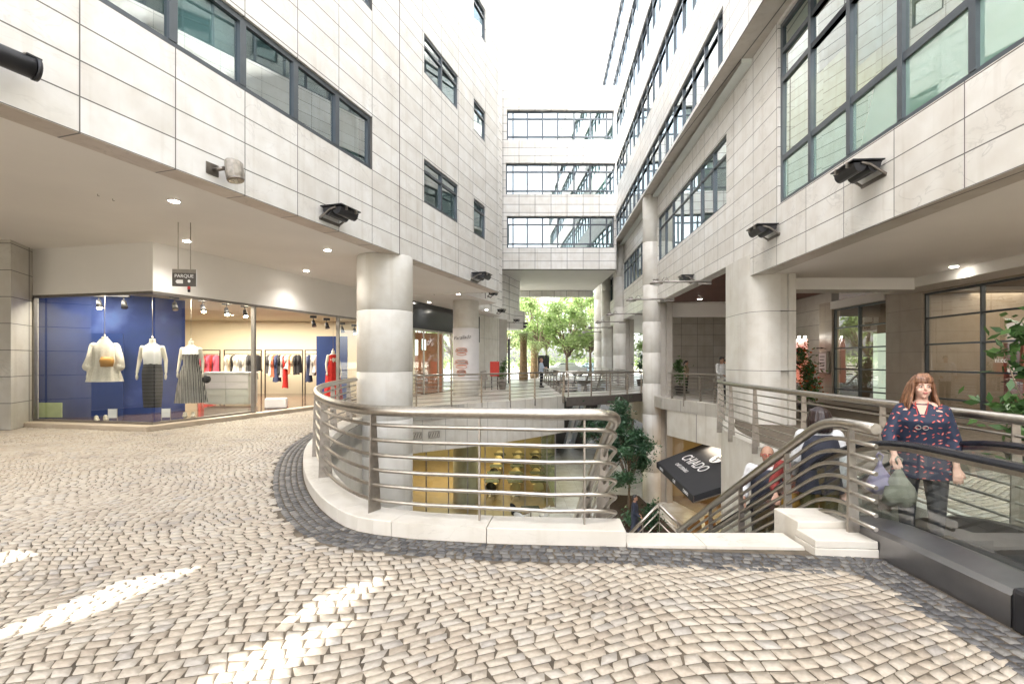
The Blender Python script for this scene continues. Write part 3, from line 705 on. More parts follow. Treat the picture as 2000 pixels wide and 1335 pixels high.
def inR(name, mb, mat, **k): return obj(name, mb, mat, Rb, (cR.x, cR.y, 0), -AR, **k)
inR('soffit_edge', MB().prism([Rw(-3,-0.004),Rw(14.9,-0.004),Rw(14.9,-.42),Rw(-3,-.42)], 3.792, 3.799), 'soffit_stoneR')
inR('ceiling', MB().prism([Rw(-3,-0.39),Rw(14.9,-0.39),Rw(14.9,-9.5),Rw(-3,-9.5)], 3.815, 3.9), 'ceilingR')
M['wood'] = plain('dark red timber ceiling', (0.13, 0.055, 0.04), 0.55, var=0.25, scale=4)
wd = MB(); yy = 0.40
while yy < 9.0:
    wd.prism([Rw(15.3,-yy),Rw(24.0,-yy),Rw(24.0,-yy-.135),Rw(15.3,-yy-.135)], 4.36, 4.39); yy += 0.15
inR('timber_ceiling', wd, 'wood')
inR('ceiling', MB().prism([Rw(14.95,-0.385),Rw(52,-0.385),Rw(52,-9.5),Rw(14.95,-9.5)], 4.41, 4.5), 'ceilingR')
inR('bulkhead', MB().prism([Rw(14.92,-0.39),Rw(15.25,-0.39),Rw(15.25,-9.5),Rw(14.92,-9.5)], 3.6, 4.40), 'plaster')
inR('body', MB().prism([Rw(-3,-4.6),Rw(52,-4.6),Rw(52,-9.5),Rw(-3,-9.5)], 4.6, 27), 'marbleB')
# upper floors jut forward
inR('overhang', MB().prism([Rw(-3,0.61),Rw(55,0.61),Rw(55,-0.4),Rw(-3,-0.4)], 9.364, 9.372), 'soffit_stoneR')
U = thing('upper_block', 'x', 'building')   # temporary frame for the projecting facade
ops = []; zz_ = [(9.50,10.95),(12.62,14.25),(15.75,17.35),(18.9,20.4),(22.0,23.5)]
ops.append((13.46,45.8,*zz_[0])); ops += [(2.0,45.8,*z) for z in zz_[1:3]]
uw = wall('upper_wall', Rb, -3, 56, 9.37, 27, ops+[(2.0,56-.5,*z) for z in zz_[3:]], 'marbleR0', 0.38, 1); uw.location = (0, 0.63, 0)
bpy.data.objects.remove(U)
for i, op in enumerate(ops+[(2.0,55.5,*z) for z in zz_[3:]]):
    n_ = int(round((op[1]-op[0])/1.18)); w = window(Rb, op, 1, [op[1]-1.18*k for k in range(1, n_+1)], [op[3]-0.42], fw=0.07, depth=0.05, room=2.6, glass='glassR'); w.location = (0, 0.63, 0)
inR('roof', MB().prism([Rw(-3,0.7),Rw(56,0.7),Rw(56,-9.5),Rw(-3,-9.5)], 27.0, 27.3), 'marbleB')
inR('end_wall', MB().prism([Rw(56,0.63),Rw(56.3,0.63),Rw(56.3,-9.5),Rw(56,-9.5)], 9.37, 27.0), 'marbleB')
# piers and columns of the right side
t = thing('rounded_pier', 'broad pale pier with rounded corner at the bend of the right railing', 'column', (6.7,13.8,0))
def pier_poly(): 
    arc = [(6.62+0.48*math.cos(a), 13.42+0.5*math.sin(a)) for a in [R(180+9*i) for i in range(11)]]
    return [(6.24,14.95),(6.14,13.9)]+[(x-0.0,y) for x, y in arc]+[(6.78,12.92),(6.78,14.95)]
P_ = pier_poly(); zs = [-5.0,-3.6,-2.2,-0.8,1.35,2.86,4.352]
for a, b in zip(zs, zs[1:]):
    obj('drum', MB().prism(P_, a+.012, b), 'column', t, (-6.7,-13.8,0)); obj('seam', MB().prism([(6.7+(x-6.7)*.985,13.8+(y-13.8)*.985) for x,y in P_], a, a+.012), 'seam', t, (-6.7,-13.8,0))
pb = MB(); pb.prism([(6.785,12.98),(6.98,12.98),(6.98,14.9),(6.785,14.9)], -5, 4.35); pb.prism([(6.985,12.9),(7.16,12.9),(7.16,14.9),(6.985,14.9)], -5, 3.81)
obj('pilaster', pb, 'pierlight', t, (-6.7,-13.8,0))
for sz in (1.35, 2.86): obj('seam', MB().prism([(6.78,12.893),(7.166,12.893),(7.166,12.9),(6.78,12.976)], sz, sz+.014), 'seam', t, (-6.7,-13.8,0))
names = ['tall round column rising from the court between the footbridge and the right railing', 'tall round column behind the footbridge, second of the right row', 'farthest slim round column of the right row but one', 'farthest round column of the right row']
for i, Y in enumerate((24.3, 34.3, 41.0, 47.0)):
    X = 0.058*Y+4.77+0.47
    tt = column(names[i], X, Y, 0.44, -5.0 if i < 2 else -0.3, 9.366, [-3.6,-2.3,-0.9,0.55,2.0,3.45,5.2,7.2], group='tall columns under the right overhang', n=28)
    obj('pilaster', MB().box((0.10,-0.36,0),(0.36,0.36,9.355)) .box((0.363,-0.38,0),(1.02,0.38,9.355)), 'pier' if i else 'pier', tt) if False else None
    zt = 4.36+ (5.0 if i < 2 else 0.3)
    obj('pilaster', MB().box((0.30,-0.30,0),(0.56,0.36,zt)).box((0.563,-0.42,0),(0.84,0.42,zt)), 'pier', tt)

# gallery behind: shop wall with big windows
SW = 10.8
Gw = thing('shop_wall', 'brown stone shop wall at the back of the right gallery with tall grid windows', 'wall', (SW, 0, 0), AR)
g1 = (16.1,19.1,0.12,3.52); g2 = (5.2,14.58,0.12,3.52)
wall('wall', Gw, -3, 19.95, 0.0, 3.81, [g1, g2], 'pillar', 0.3, 1)
M['glassdark'] = glassmat('gallery shop glass', (0.80, 0.80, 0.76), 0.05, 0.4)
def gwin(op, ms):
    w = window(Gw, op, 1, ms, [0.58,1.32,2.07,2.81], fw=0.06, depth=0.08, room=None, glass='glassdark', mw=0.045); return w
gwin(g1, [17.6]); gwin(g2, [12.7]+[10.8,8.9,7.0])
obj('fascia_panel', MB().box((16.1,0.006,3.53),(19.1,0.05,3.80)), 'plaster', Gw)
tag(obj('bulkhead_beam', MB().prism([(SW-0.9+0.058*2,2),(SW-0.9+0.058*15,15),(SW-0.02+0.058*15,15),(SW-0.02+0.058*2,2)], 3.56, 3.812).prism([(7.2,13.6),(10.7,13.6),(10.7,13.9),(7.2,13.9)], 3.5, 3.81), 'plaster'), 'cream ceiling beam running over the right gallery shop windows', 'beam')
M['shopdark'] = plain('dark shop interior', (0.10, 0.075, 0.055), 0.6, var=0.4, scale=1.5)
M['shopfloor'] = plain('brown polished floor', (0.10, 0.055, 0.04), 0.12, var=0.3, scale=1)
rm = MB(); a0, a1, b0, b1 = 4.8, 19.8, -0.32, -6.5
rm.quad((a0,b1,0),(a1,b1,0),(a1,b1,3.7),(a0,b1,3.7)); rm.quad((a1,b0,0),(a1,b1,0),(a1,b1,3.7),(a1,b0,3.7)); rm.quad((a0,b0,0),(a0,b1,0),(a0,b1,3.7),(a0,b0,3.7)); rm.quad((a0,b0,3.7),(a1,b0,3.7),(a1,b1,3.7),(a0,b1,3.7))
obj('interior_wall', rm, 'shopdark', Gw, fix=False)
obj('interior_wall', MB().box((15.2,-0.32,0.001),(15.5,-6.4,3.69)), 'pillar', Gw)
obj('interior_floor', MB().box((a0,b0,0.0),(a1,b1,0.02)), 'shopfloor', Gw)
# far back walls of the gallery
bw = MB(); bw.prism([(9.0,29.0),(13.4,29.0),(13.4,29.4),(9.0,29.4)], 0, 4.4); bw.prism([(12.6,20.2),(12.9,20.2),(13.4,29),(13.1,29)], 0, 4.4)
tag(obj('gallery_wall', bw, 'marble_wall'), 'grey marble wall closing the far end of the timber-ceilinged gallery', 'wall')
tag(obj('gallery_beam', MB().prism([(7.3,24.6),(13.2,24.6),(13.2,25.1),(7.3,25.1)], 3.75, 4.4), 'plaster'), 'cream beam beyond the timber ceiling', 'beam')

# ---------------- bridge building across the street ----------------
Bb = thing('bridge_building', 'white office block bridging the street with three ribbon windows', 'building', (-4.5, 32.9, 0))
def bx(px): return (px-1000)/1000*32.9+4.5
rb3 = [(bx(990),bx(1200),8.87,10.92),(bx(988),bx(1202),12.3,14.33),(bx(990),bx(1200),15.8,17.75)]
wall('wall', Bb, 0, 11.2+0.0, 7.5, 19.3, rb3, 'marbleB', 0.4, -1)
for r_ in rb3:
    ms = [bx(x) for x in (1002,1030,1060,1090,1122,1154,1186)]; window(Bb, r_, -1, ms, [r_[3]-0.5, r_[2]+0.3] , fw=0.09, depth=0.22, room=2.5, glass='glasswin', mw=0.09)
obj('soffit', MB().box((0.0,0.41,7.503),(11.3,10.4,7.56)), 'plaster', Bb)
obj('back_beam', MB().box((0.0,10.0,7.0),(11.3,10.5,7.5)), 'marbleB', Bb)
obj('side_wall', MB().box((0,0.41,7.56),(0.4,10.4,19.3)).box((11.0,0.41,7.56),(11.29,10.4,19.3)).box((0.4,10.0,7.56),(11.0,10.4,19.3)), 'marbleB', Bb)
obj('roof', MB().box((0,0.41,19.0),(11.3,10.4,19.28)), 'marbleB', Bb)
# ---------------- clothes shop on the left ----------------
def seg(mb, p, q, z0, z1, th):
    a, b = Vector(p), Vector(q); t_ = (b-a).normalized(); n_ = Vector((-t_.y, t_.x))*th
    return mb.prism([tuple(a), tuple(b), tuple(b+n_), tuple(a+n_)], z0, z1)
def SP(Y, off=0.0): return (0.328*Y-12.46+off*0.9502, Y-off*0.3117)
A_, C_ = (-12.1,12.9), (-8.49,12.1)
sh = thing('clothes_shop', 'clothes shop with glass corner window and open doorway under the left building', 'shop', (-8.49,12.1,0))
so_ = (8.49,-12.1,0)
obj('fascia', seg(seg(MB(), A_, C_, 3.26, 4.419, 0.2), C_, SP(23.2), 3.262, 4.419, 0.2), 'plaster', sh, so_)
fr = MB(); seg(fr, A_, C_, 3.19, 3.259, 0.08); seg(fr, C_, SP(23.2), 3.19, 3.259, 0.08); seg(fr, A_, C_, 0.1, 0.15, 0.08); seg(fr, C_, SP(14.92), 0.1, 0.15, 0.08); seg(fr, SP(18.7), SP(23.2), 0.1, 0.15, 0.08)
fr.box((-12.1,12.86,.15),(-12.0,12.95,3.19))
for Y in (14.96, 18.65, 23.2):
    x, y = SP(Y); fr.box((x-.05,y-.05,.1),(x+.05,y+.06,3.19))
obj('frame', fr, 'shopframe', sh, so_)
def pane(p, q, z0=0.15, z1=3.19, mat='glass', parent=None, off=None, name='glass_pane'):
    return obj(name, MB().quad((p[0],p[1],z0),(q[0],q[1],z0),(q[0],q[1],z1),(p[0],p[1],z1)), mat, parent, off or so_, fix=False)
pane((-12.05,12.93),(-8.5,12.14), parent=sh); pane((-8.47,12.15),SP(14.9,-0.04), parent=sh); pane(SP(18.7,-0.04),SP(23.1,-0.04), parent=sh)
M['step'] = stone('shop step', (0.52,0.44,0.35), (0.4,0.33,0.26), rough=0.45, vamt=0.3)
stp = MB(); stp.prism([(-12.25,12.55),(-8.35,11.68),SP(24,0.35),SP(24,-0.1),(-8.56,12.2),(-12.1,13.0)], -0.02, 0.099)
obj('step', stp, 'step', sh, so_, bevel=0.006)
M['cream'] = plain('cream shop wall', (0.74,0.66,0.50), 0.7, var=0.03, scale=0.5)
M['shopceil'] = plain('shop ceiling', (0.50,0.44,0.34), 0.7, var=0.03)
iw = MB(); seg(iw, (-15.2,23.4), (-4.6,24.2), 0.1, 3.6, 0.2); seg(iw, (-15.2,13.4),(-15.2,23.4), 0.1, 3.6, 0.2)
obj('back_wall', iw, 'cream', sh, so_)
obj('floor', MB().prism([(-15.2,13.2),(-12.1,12.95),(-8.52,12.14),SP(24,-0.09),(-15.2,24)], 0.05, 0.101), 'shopfloor', sh, so_)
obj('shop_ceiling', MB().prism([(-15.2,13.2),(-12.1,12.99),(-8.56,12.2),SP(24,-0.12),(-15.2,24)], 3.45, 3.5), 'shopceil', sh, so_)
# blue display walls
def bluemat():
    m, nt, b = newmat('painted night-blue backdrop'); L = nt.links.new
    tc = N(nt, "ShaderNodeTexCoord"); nz = N(nt, "ShaderNodeTexNoise"); nz.inputs["Scale"].default_value = 0.9; nz.inputs["Detail"].default_value = 4
    L(tc.outputs["Object"], nz.inputs["Vector"]); rp = N(nt, "ShaderNodeValToRGB"); e = rp.color_ramp.elements
    e[0].position = 0.35; e[0].color = (0.004,0.03,0.15,1); e[1].position = 0.75; e[1].color = (0.06,0.17,0.45,1)
    k = e.new(0.55); k.color = (0.015,0.045,0.22,1); k = e.new(0.66); k.color = (0.07,0.12,0.36,1)
    L(nz.outputs[0], rp.inputs[0]); L(rp.outputs[0], b.inputs["Base Color"]); b.inputs["Roughness"].default_value = 0.6; return m
M['blue'] = bluemat(); M['blueflat'] = plain('flat blue paint', (0.003,0.03,0.17), 0.5, var=0.2, scale=1)
bl = MB(); BP = [(-12.75,13.5),(-11.2,14.0),(-10.35,14.7),(-9.96,15.6)]
for a, b in zip(BP, BP[1:]): seg(bl, a, b, 0.102, 3.44, 0.07)
tag(obj('backdrop_wall', bl, 'blue'), 'tall dark blue backdrop wall behind the shop window mannequins', 'backdrop')
tag(obj('backdrop_panel', seg(MB(), (-12.45,13.45), (-10.6,13.95), 0.102, 2.35, 0.05), 'blueflat'), 'lower flat blue panel behind the mannequin in the white blouse', 'panel')
tag(obj('backdrop_panel', MB().box((-7.45,19.5,0.102),(-6.28,19.56,2.55)), 'blue'), 'tall blue panel behind the red dressed mannequin', 'panel')
tag(obj('added_glare_wall', MB().prism([(-16.0,-6.5),(-15.7,-6.5),(-15.7,11.8),(-16.0,11.8)], -.019, 4.419), 'pier'), 'unseen dark wall added at far left to keep glare out of the shop glass', 'wall')  # unseen wall added to block bright reflections in the shop window
# left end wall
tag(obj('stone_wall', MB().prism([(-12.1,12.96),(-11.65,11.9),(-13.0,11.9),(-13.0,12.2),(-17,12.2),(-17,13.2),(-12.2,13.2)], 0, 4.419), 'marble_wall'), 'veined marble wall left of the shop window', 'wall')
# counter
ct = thing('shop_counter', 'white shop counter with drawers in front of the clothes racks', 'counter', (-9.6,17.2,0.101))
M['counter'] = plain('counter laminate', (0.62,0.66,0.60), 0.4, var=0.03)
obj('body', MB().box((-.75,0,0.06),(.75,.6,1.08)), 'counter', ct); obj('top', MB().box((-.78,-.03,1.082),(.78,.62,1.13)), 'white', ct)
for k in range(4):
    for j in range(2): obj('drawer', MB().box((-.74+.745*j,-.02,0.10+.24*k),(-.01+.745*j,-.001,0.32+.24*k)), 'white' if k > 1 else 'counter', ct)
# clothes racks and garments
M['rackmetal'] = plain('dark rack metal', (0.06,0.045,0.035), 0.4, 0.6)
gm = {}
for n_, c_ in (('black',(0.015,0.014,0.016)),('charcoal',(0.05,0.048,0.05)),('white',(0.62,0.60,0.55)),('red',(0.50,0.02,0.015)),('pink',(0.50,0.08,0.13)),('beige',(0.45,0.36,0.25)),('navy',(0.03,0.04,0.09)),('grey',(0.28,0.27,0.26)),('rust',(0.38,0.10,0.05)),('olive',(0.10,0.10,0.06)),('floral',(0.45,0.25,0.22))):
    gm[n_] = plain(n_+' cloth', c_, 0.85, var=0.35 if n_ == 'floral' else 0.2, scale=22 if n_ == 'floral' else 9); M['cloth_'+n_] = gm[n_]
def garment(L_, w, seed):
    rg = random.Random(seed); m = MB(); n = 14; secs = []
    prof = [(0.0,0.03,0.04),(0.05,0.05,0.14),(0.10,0.06,0.21),(0.25,0.07,0.20),(0.5,0.075,0.20),(0.8,0.085,0.22),(1.0,0.10,0.25)]
    base = 0
    for t_, a, b in prof:
        for k in range(n):
            th = 2*math.pi*k/n; wob = 1+0.12*math.sin(th*4+seed)*t_+0.06*math.sin(th*7)
            m.v.append((a*w*math.cos(th)*wob, b*math.sin(th)*wob, -t_*L_*(1+0.02*math.sin(th*3+seed) if t_ == 1 else 1)))
    for i in range(len(prof)-1):
        for k in range(n): m.f.append((i*n+k, i*n+(k+1)%n, (i+1)*n+(k+1)%n, (i+1)*n+k)); m.sm.append(True)
    m.f.append(tuple(range(n))); m.sm.append(False)
    m.limb([(0,-0.19,-0.10),(0.02,-0.23,-0.3*min(1,L_)),(0.02,-0.22,-0.52*min(1,L_))], [0.045,0.05,0.04], 7)
    return m
racks = [('rack behind the counter',-13.7,-12.7,['red','pink','charcoal','red','pink','red','black','pink']),('second rack from the left',-12.55,-10.9,['white','beige','black','white','white','grey','white','charcoal','black','olive','black']),
         ('third rack from the left',-10.77,-9.1,['charcoal','white','rust','navy','black','grey','red','white','rust','beige','black','black']),('rack beside the blue panel',-9.03,-7.9,['navy','grey','white','floral','floral','charcoal'])]
lens = {'red':1.55,'white':0.85,'black':0.8,'navy':1.1,'floral':0.95,'olive':1.2,'charcoal':0.8}
ordn = ['first','second','third','fourth','fifth','sixth','seventh','eighth','ninth','tenth','eleventh','twelfth']
for ri, (rn, x0, x1, cols) in enumerate(racks):
    r_ = thing('clothes_rack', 'dark metal clothes rack with garments, '+rn, 'clothes rack', (x0,22.3,0.101), 0, 'clothes racks in the shop')
    w_ = x1-x0
    obj('frame', MB().box((0,-.02,0),(.04,.02,2.0)).box((w_-.04,-.02,0),(w_,.02,2.0)).box((.04,-.02,1.96),(w_-.04,.02,2.0)), 'rackmetal', r_)
    obj('rail', MB().tube([(0.04,0,1.80),(w_-.04,0,1.80)], 0.015, 6), 'rackmetal', r_)
    n_ = len(cols)
    for k, c_ in enumerate(cols):
        L_ = lens.get(c_, 0.95)*random.uniform(0.85,1.1)
        if ri == 2 and k == 7: L_ = 0.6
        g_ = obj('garment', garment(min(L_,1.65), random.uniform(1.0,1.5), k+ri*20), 'cloth_'+c_, None, (x0+0.12+(w_-.24)*(k+.5)/n_, 22.3, 1.875), random.uniform(-.25,.25))
        tag(g_, '%s garment, %s from the left on the %s' % (c_, ordn[k], rn), 'garment', 'garments hanging on the shop racks')
# mannequins: headless torso forms hung on wires
M['mannequin'] = plain('mannequin shell', (0.66,0.62,0.53), 0.45, var=0.03)
M['blouse'] = plain('white ruffled blouse', (0.72,0.68,0.60), 0.8, var=0.12, scale=30, bump=0.6)
def stripes(name, a, b, sc, axis='z', w=0.5):
    m, nt, bb = newmat(name); L = nt.links.new; tc = N(nt, "ShaderNodeTexCoord"); wv = N(nt, "ShaderNodeTexWave")
    wv.bands_direction = axis.upper(); wv.inputs["Scale"].default_value = sc; wv.inputs["Distortion"].default_value = 0.6; L(tc.outputs["Object"], wv.inputs["Vector"])
    rp = N(nt, "ShaderNodeValToRGB"); rp.color_ramp.elements[0].position = w; rp.color_ramp.elements[1].position = w+.08; rp.color_ramp.elements[0].color = a+(1,); rp.color_ramp.elements[1].color = b+(1,)
    L(wv.outputs[0], rp.inputs[0]); L(rp.outputs[0], bb.inputs["Base Color"]); bb.inputs["Roughness"].default_value = 0.8; return m
M['strskirt'] = stripes('black and white patterned skirt', (0.03,0.03,0.03), (0.42,0.40,0.37), 9.0, 'x', 0.55)
M['tierskirt'] = stripes('black tiered skirt', (0.018,0.018,0.02), (0.10,0.10,0.11), 3.4, 'z', 0.93)
def mann(x, y, zneck, label, kind, s=1.15, rz=0.35):
    t = thing('mannequin', label, 'mannequin', (x,y,zneck), rz, 'mannequins in the shop window'); k = s
    m = MB(); sc = lambda S: [(a*k,b*k,c*k,d_*k,e_*k) for a,b,c,d_,e_ in S]
    m.loft(sc([(0,0,0.0,.055,.055),(0,0,-.10,.06,.06),(0,0,-.14,.12,.08),(0,0,-.19,.19,.10),(0,-.01,-.33,.17,.13),(0,0,-.55,.135,.105),(0,0,-.75,.18,.13),(0,0,-.9,.17,.12)]), 20)
    for sd in (-1,1):
        m.limb([(sd*.185*k,0,-.20*k),(sd*.245*k,.02*k,-.48*k),(sd*.265*k,-.06*k,-.74*k)], [.055*k,.042*k,.028*k]); m.ell((sd*.265*k,-.075*k,-.83*k), (.028*k,.04*k,.075*k))
    obj('body', remesh(m, 0.02, 1), 'mannequin', t, fix=False)
    obj('hanging_wire', MB().tube([(0,0,0),(0,0,3.45-zneck)], 0.006, 5).tube([(0,0,-.02),(0,0,.06)], 0.02, 8), 'steel', t)
    def ruff(secs, mat, name, amp=0.03, fr_=9, n=48):
        q_ = MB()
        for cx, cy, z, rx, ry in sc(secs):
            for j in range(n):
                a = 2*math.pi*j/n; w_ = 1+amp*math.sin(a*fr_)*(1 if z < -.3 else .2); q_.v.append((cx+rx*w_*math.cos(a), cy+ry*w_*math.sin(a), z))
        for i in range(len(secs)-1):
            for j in range(n): q_.f.append((i*n+j, i*n+(j+1)%n, (i+1)*n+(j+1)%n, (i+1)*n+j)); q_.sm.append(True)
        return obj(name, q_, mat, t)
    if kind == 'blouse':
        ruff([(0,0,-.05,.075,.075),(0,0,-.13,.13,.10),(0,0,-.19,.21,.125),(0,-.01,-.35,.20,.155),(0,0,-.55,.21,.16),(0,0,-.75,.26,.20),(0,0,-.93,.31,.23)], 'blouse', 'blouse', .06, 11)
        for sd in (-1,1): obj('sleeve', MB().limb([(sd*.19*k,0,-.2*k),(sd*.25*k,.02*k,-.45*k),(sd*.27*k,-.05*k,-.62*k)], [.075*k,.075*k,.095*k], 12), 'blouse', t)
        M['bagyellow'] = plain('mustard leather', (0.50,0.25,0.05), 0.5)
        obj('shoulder_bag', MB().loft([(.10*k,-.20*k,-.62*k,.11*k,.05*k),(.10*k,-.20*k,-.5*k,.13*k,.055*k),(.10*k,-.19*k,-.42*k,.10*k,.03*k)]), 'bagyellow', t)
    if kind == 'skirt':
        ruff([(0,0,-.16,.12,.09),(0,0,-.19,.17,.115),(0,-.01,-.33,.185,.145),(0,0,-.56,.165,.125)], 'white', 'top', .02)
        ruff([(0,0,-.54,.16,.125),(0,0,-.75,.20,.15),(0,0,-1.1,.19,.14),(0,0,-1.5,.165,.12)], 'tierskirt', 'skirt', .01)
    if kind == 'dress':
        ruff([(0,0,-.16,.12,.09),(0,0,-.19,.18,.115),(0,-.01,-.33,.185,.145)], 'white', 'yoke', .02)
        ruff([(0,-.01,-.32,.187,.147),(0,0,-.55,.16,.125),(0,0,-.8,.24,.18),(0,0,-1.2,.30,.23),(0,0,-1.5,.34,.26)], 'strskirt', 'dress', .07, 13)
        obj('handbag', MB().ell((.34*k,-.06*k,-.93*k), (.10*k,.04*k,.10*k)), 'black', t)
    if kind == 'red':
        ruff([(0,0,-.15,.12,.10),(0,0,-.19,.20,.12),(0,0,-.5,.17,.13),(0,0,-.8,.24,.18),(0,0,-1.75,.33,.25)], 'cloth_red', 'gown', .06, 11)
    return t
mann(-10.30, 12.95, 2.22, 'headless mannequin in a white ruffled blouse with a mustard bag', 'blouse', 1.22)
mann(-9.27, 13.2, 2.18, 'headless mannequin in a white top and black tiered skirt', 'skirt', 1.18)
mann(-8.62, 13.75, 2.14, 'headless mannequin in a black and white patterned dress', 'dress', 1.1)
mann(-6.62, 18.95, 2.0, 'headless mannequin in a long red dress before the blue panel', 'red', 1.05, 0.8)
# shoes, price cards, stool
M['shoe'] = plain('cream shoe leather', (0.68,0.62,0.50), 0.5)
def shoes(x, y, label, rz=0):
    t = thing('pair_of_shoes', label, 'shoes', (x,y,0.102), rz)
    for sd in (-1,1): obj('shoe', MB().ell((sd*.09,0,.05), (.06,.16,.05)).ell((sd*.09,.07,.09),(.05,.08,.07)), 'shoe', t)
shoes(-10.2, 12.72, 'cream shoes on the floor below the white blouse mannequin', 0.8); shoes(-8.55, 13.55, 'cream shoes below the patterned dress mannequin', 0.5)
for x, y, lb in ((-9.85,12.62,'small white price card left of the window corner'),(-8.62,12.75,'small white price card right of the window corner')):
    t = thing('price_card', lb, 'card', (x,y,0.102), 0.3); obj('card', MB().box((-.09,0,.10),(.09,.01,.32)), 'white', t); obj('holder', MB().box((-.11,-.02,0),(.11,.06,.02)).box((-.1,.012,.02),(-.09,.02,.33)).box((.09,.012,.02),(.1,.02,.33)), 'steel', t)
M['greencard'] = plain('pale green card', (0.42,0.50,0.25), 0.6)
tag(obj('window_notice', MB().box((-11.98,12.96,.18),(-11.4,12.985,.55)), 'greencard', None, (0,-0.0,0)), 'pale green notice in the bottom left corner of the shop window', 'notice')
tag(obj('footstool', MB().box((-.32,-.2,0),(.32,.2,.32)), 'white', None, (-7.55,16.4,0.102), 0.3, bevel=0.04), 'low white stool on the brown shop floor inside the doorway', 'stool')
# spotlights on tracks
def spot(x, y, z, label, lit=False, tilt=0.5):
    t = thing('track_spotlight', label, 'spotlight', (x,y,z), 0.4, 'spotlights hanging from the shop ceiling tracks')
    obj('mount', MB().box((-.11,-.035,.16),(.11,.035,.24)).tube([(0,0,.16),(0,0,.04)], .012, 6), 'black', t)
    d_ = Vector((0.25,-0.45,-1)).normalized()
    obj('can', MB().tube([Vector((0,0,.04))-d_*.03, d_*.14], [.05,.075], 14), 'black', t)
    obj('lens', MB().tube([d_*.141, d_*.146], [.058,.058], 14), 'lampwarm' if lit else 'steel', t)
for i, (px, py, Y, lit) in enumerate([(193,592,13.1,True),(242,592,13.2,False),(341,596,13.6,False),(396,600,14.2,True),(442,606,15.0,True),(478,610,15.8,True),(612,630,17.6,False),(638,634,18.2,False),(668,642,19.4,False),(692,645,20.2,True)]):
    spot((px-1000)/1000*Y, Y, 1.6+(705-py)/1000*Y, 'black shop spotlight, %s from the left' % ordn[i], lit)
for a, b, z, lb in (((-10.75,13.1),(-9.9,13.25),3.28,'short lighting track over the white blouse mannequin'),((-9.0,13.6),(-7.4,16.1),3.33,'lighting track behind the right window pane')):
    tag(obj('lighting_track', MB().bar((a[0],a[1],z),(b[0],b[1],z),.04,.04), 'black'), lb, 'lighting track')
def area(name, loc, size, power, col, rot=(0,0,0), sy=None):
    l = bpy.data.lights.new(name, 'AREA'); l.energy = power; l.color = col; l.size = size
    if sy: l.shape = 'RECTANGLE'; l.size_y = sy
    o = bpy.data.objects.new(name, l); COL.objects.link(o); o.location = loc; o.rotation_euler = rot; return o
area('shop_lamp', (-10.5,19.5,3.40), 5.5, 200, (1,.90,.74), sy=5.5)
area('shop_lamp', (-10.2,12.95,3.38), 2.6, 24, (1,.90,.74), (0,0,-0.2), sy=0.4)
area('shop_lamp', (-8.2,14.2,3.38), 1.6, 16, (1,.90,.74), (0,0,1.2), sy=0.4)

# hanging direction sign
hs_ = thing('hanging_sign', 'grey parking sign hanging on two thin rods before the shop', 'sign', (-6.66,10.4,3.12), R(8))
M['signgrey'] = plain('sign grey', (0.075,0.068,0.062), 0.5); M['signtop'] = plain('sign top strip', (0.22,0.20,0.17), 0.4)
obj('panel', MB().box((-.225,0,0),(.225,.03,.27)), 'signgrey', hs_); obj('top_strip', MB().box((-.225,0,.2715),(.225,.03,.345)), 'signtop', hs_); obj('edge', MB().box((.2265,0,0),(.235,.03,.345)), 'white', hs_)
for x in (-.12,.115): obj('rod', MB().tube([(x,.015,.345),(x,.015,1.30)], .008, 8), 'steel', hs_)
text('lettering', 'PARQUE', 0.095, 'white', hs_, (0.0,-0.004,0.205), (R(90),0,0), 0.002)
obj('arrow', MB().add([(-.16,-.005,.095),(-.135,-.005,.13),(-.02,-.005,.13),(-.02,-.005,.055),(-.135,-.005,.055)], [(0,1,2,3,4)]), 'white', hs_)
obj('emblem', MB().add([(.095+.027*math.cos(a),-.005,.105+.03*math.sin(a)) for a in [math.pi*2*k/16 for k in range(16)]], [tuple(range(16))]), 'white', hs_)
M['redplastic'] = plain('red plastic', (0.5,0.03,0.03), 0.4)
obj('sensor', MB().tube([(.085,.015,-.06),(.085,.015,-.002)], .028, 10), 'redplastic', hs_); obj('sensor_base', MB().tube([(.085,.015,-.115),(.085,.015,-.062)], .025, 10), 'black', hs_)
# ceiling downlights
def downlight(px, py, z, label, p=5, Y=None, side='L', r=0.085):
    Y = Y or (z-1.6)/((705-py)/1000); x = (px-1000)/1000*Y
    t = thing('downlight', label, 'ceiling light', (x,Y,z), 0, 'recessed ceiling downlights')
    obj('ring', MB().lathe([(r+.02,-.012),(r+.025,-.001)], n=20), 'white', t); obj('bulb', MB().lathe([(r*.8,-.022),(r*.95,-.0125)], n=20), 'lamp', t)
    if p:
        l = bpy.data.lights.new('downlight_lamp', 'SPOT'); l.energy = p*4; l.color = (1,.95,.88); l.spot_size = R(128); l.spot_blend = 0.8; l.shadow_soft_size = 0.07
        o = bpy.data.objects.new('downlight_lamp', l); COL.objects.link(o); o.parent = t; o.location = (0,0,-.06)
for i, (px, py) in enumerate([(340,392),(365,470),(640,488),(598,528)]): downlight(px, py, 4.42, 'lit recessed downlight in the left soffit, %s from the camera' % ordn[i], 6)
downlight(895, 573, 4.42, 'lit downlight in the soffit before the poster column', 5, 21.5); downlight(838, 590, 4.42, 'lit downlight in front of the dark snack bar fascia', 4, 24.5)
downlight(950, 604, 4.42, 'lit downlight beyond the poster column', 5, 28)
downlight(1863, 520, 3.815, 'lit downlight in the right gallery ceiling', 10)
for k_, (X_, Y_) in enumerate(((9.0,8.3),(8.3,6.0),(9.4,3.5))): downlight(1000+X_/Y_*1000, 0, 3.815, 'unseen fill downlight added in the right gallery, %s from the far end' % ordn[k_], 20, Y_)  # extra lamps out of view, added as fill for the gallery
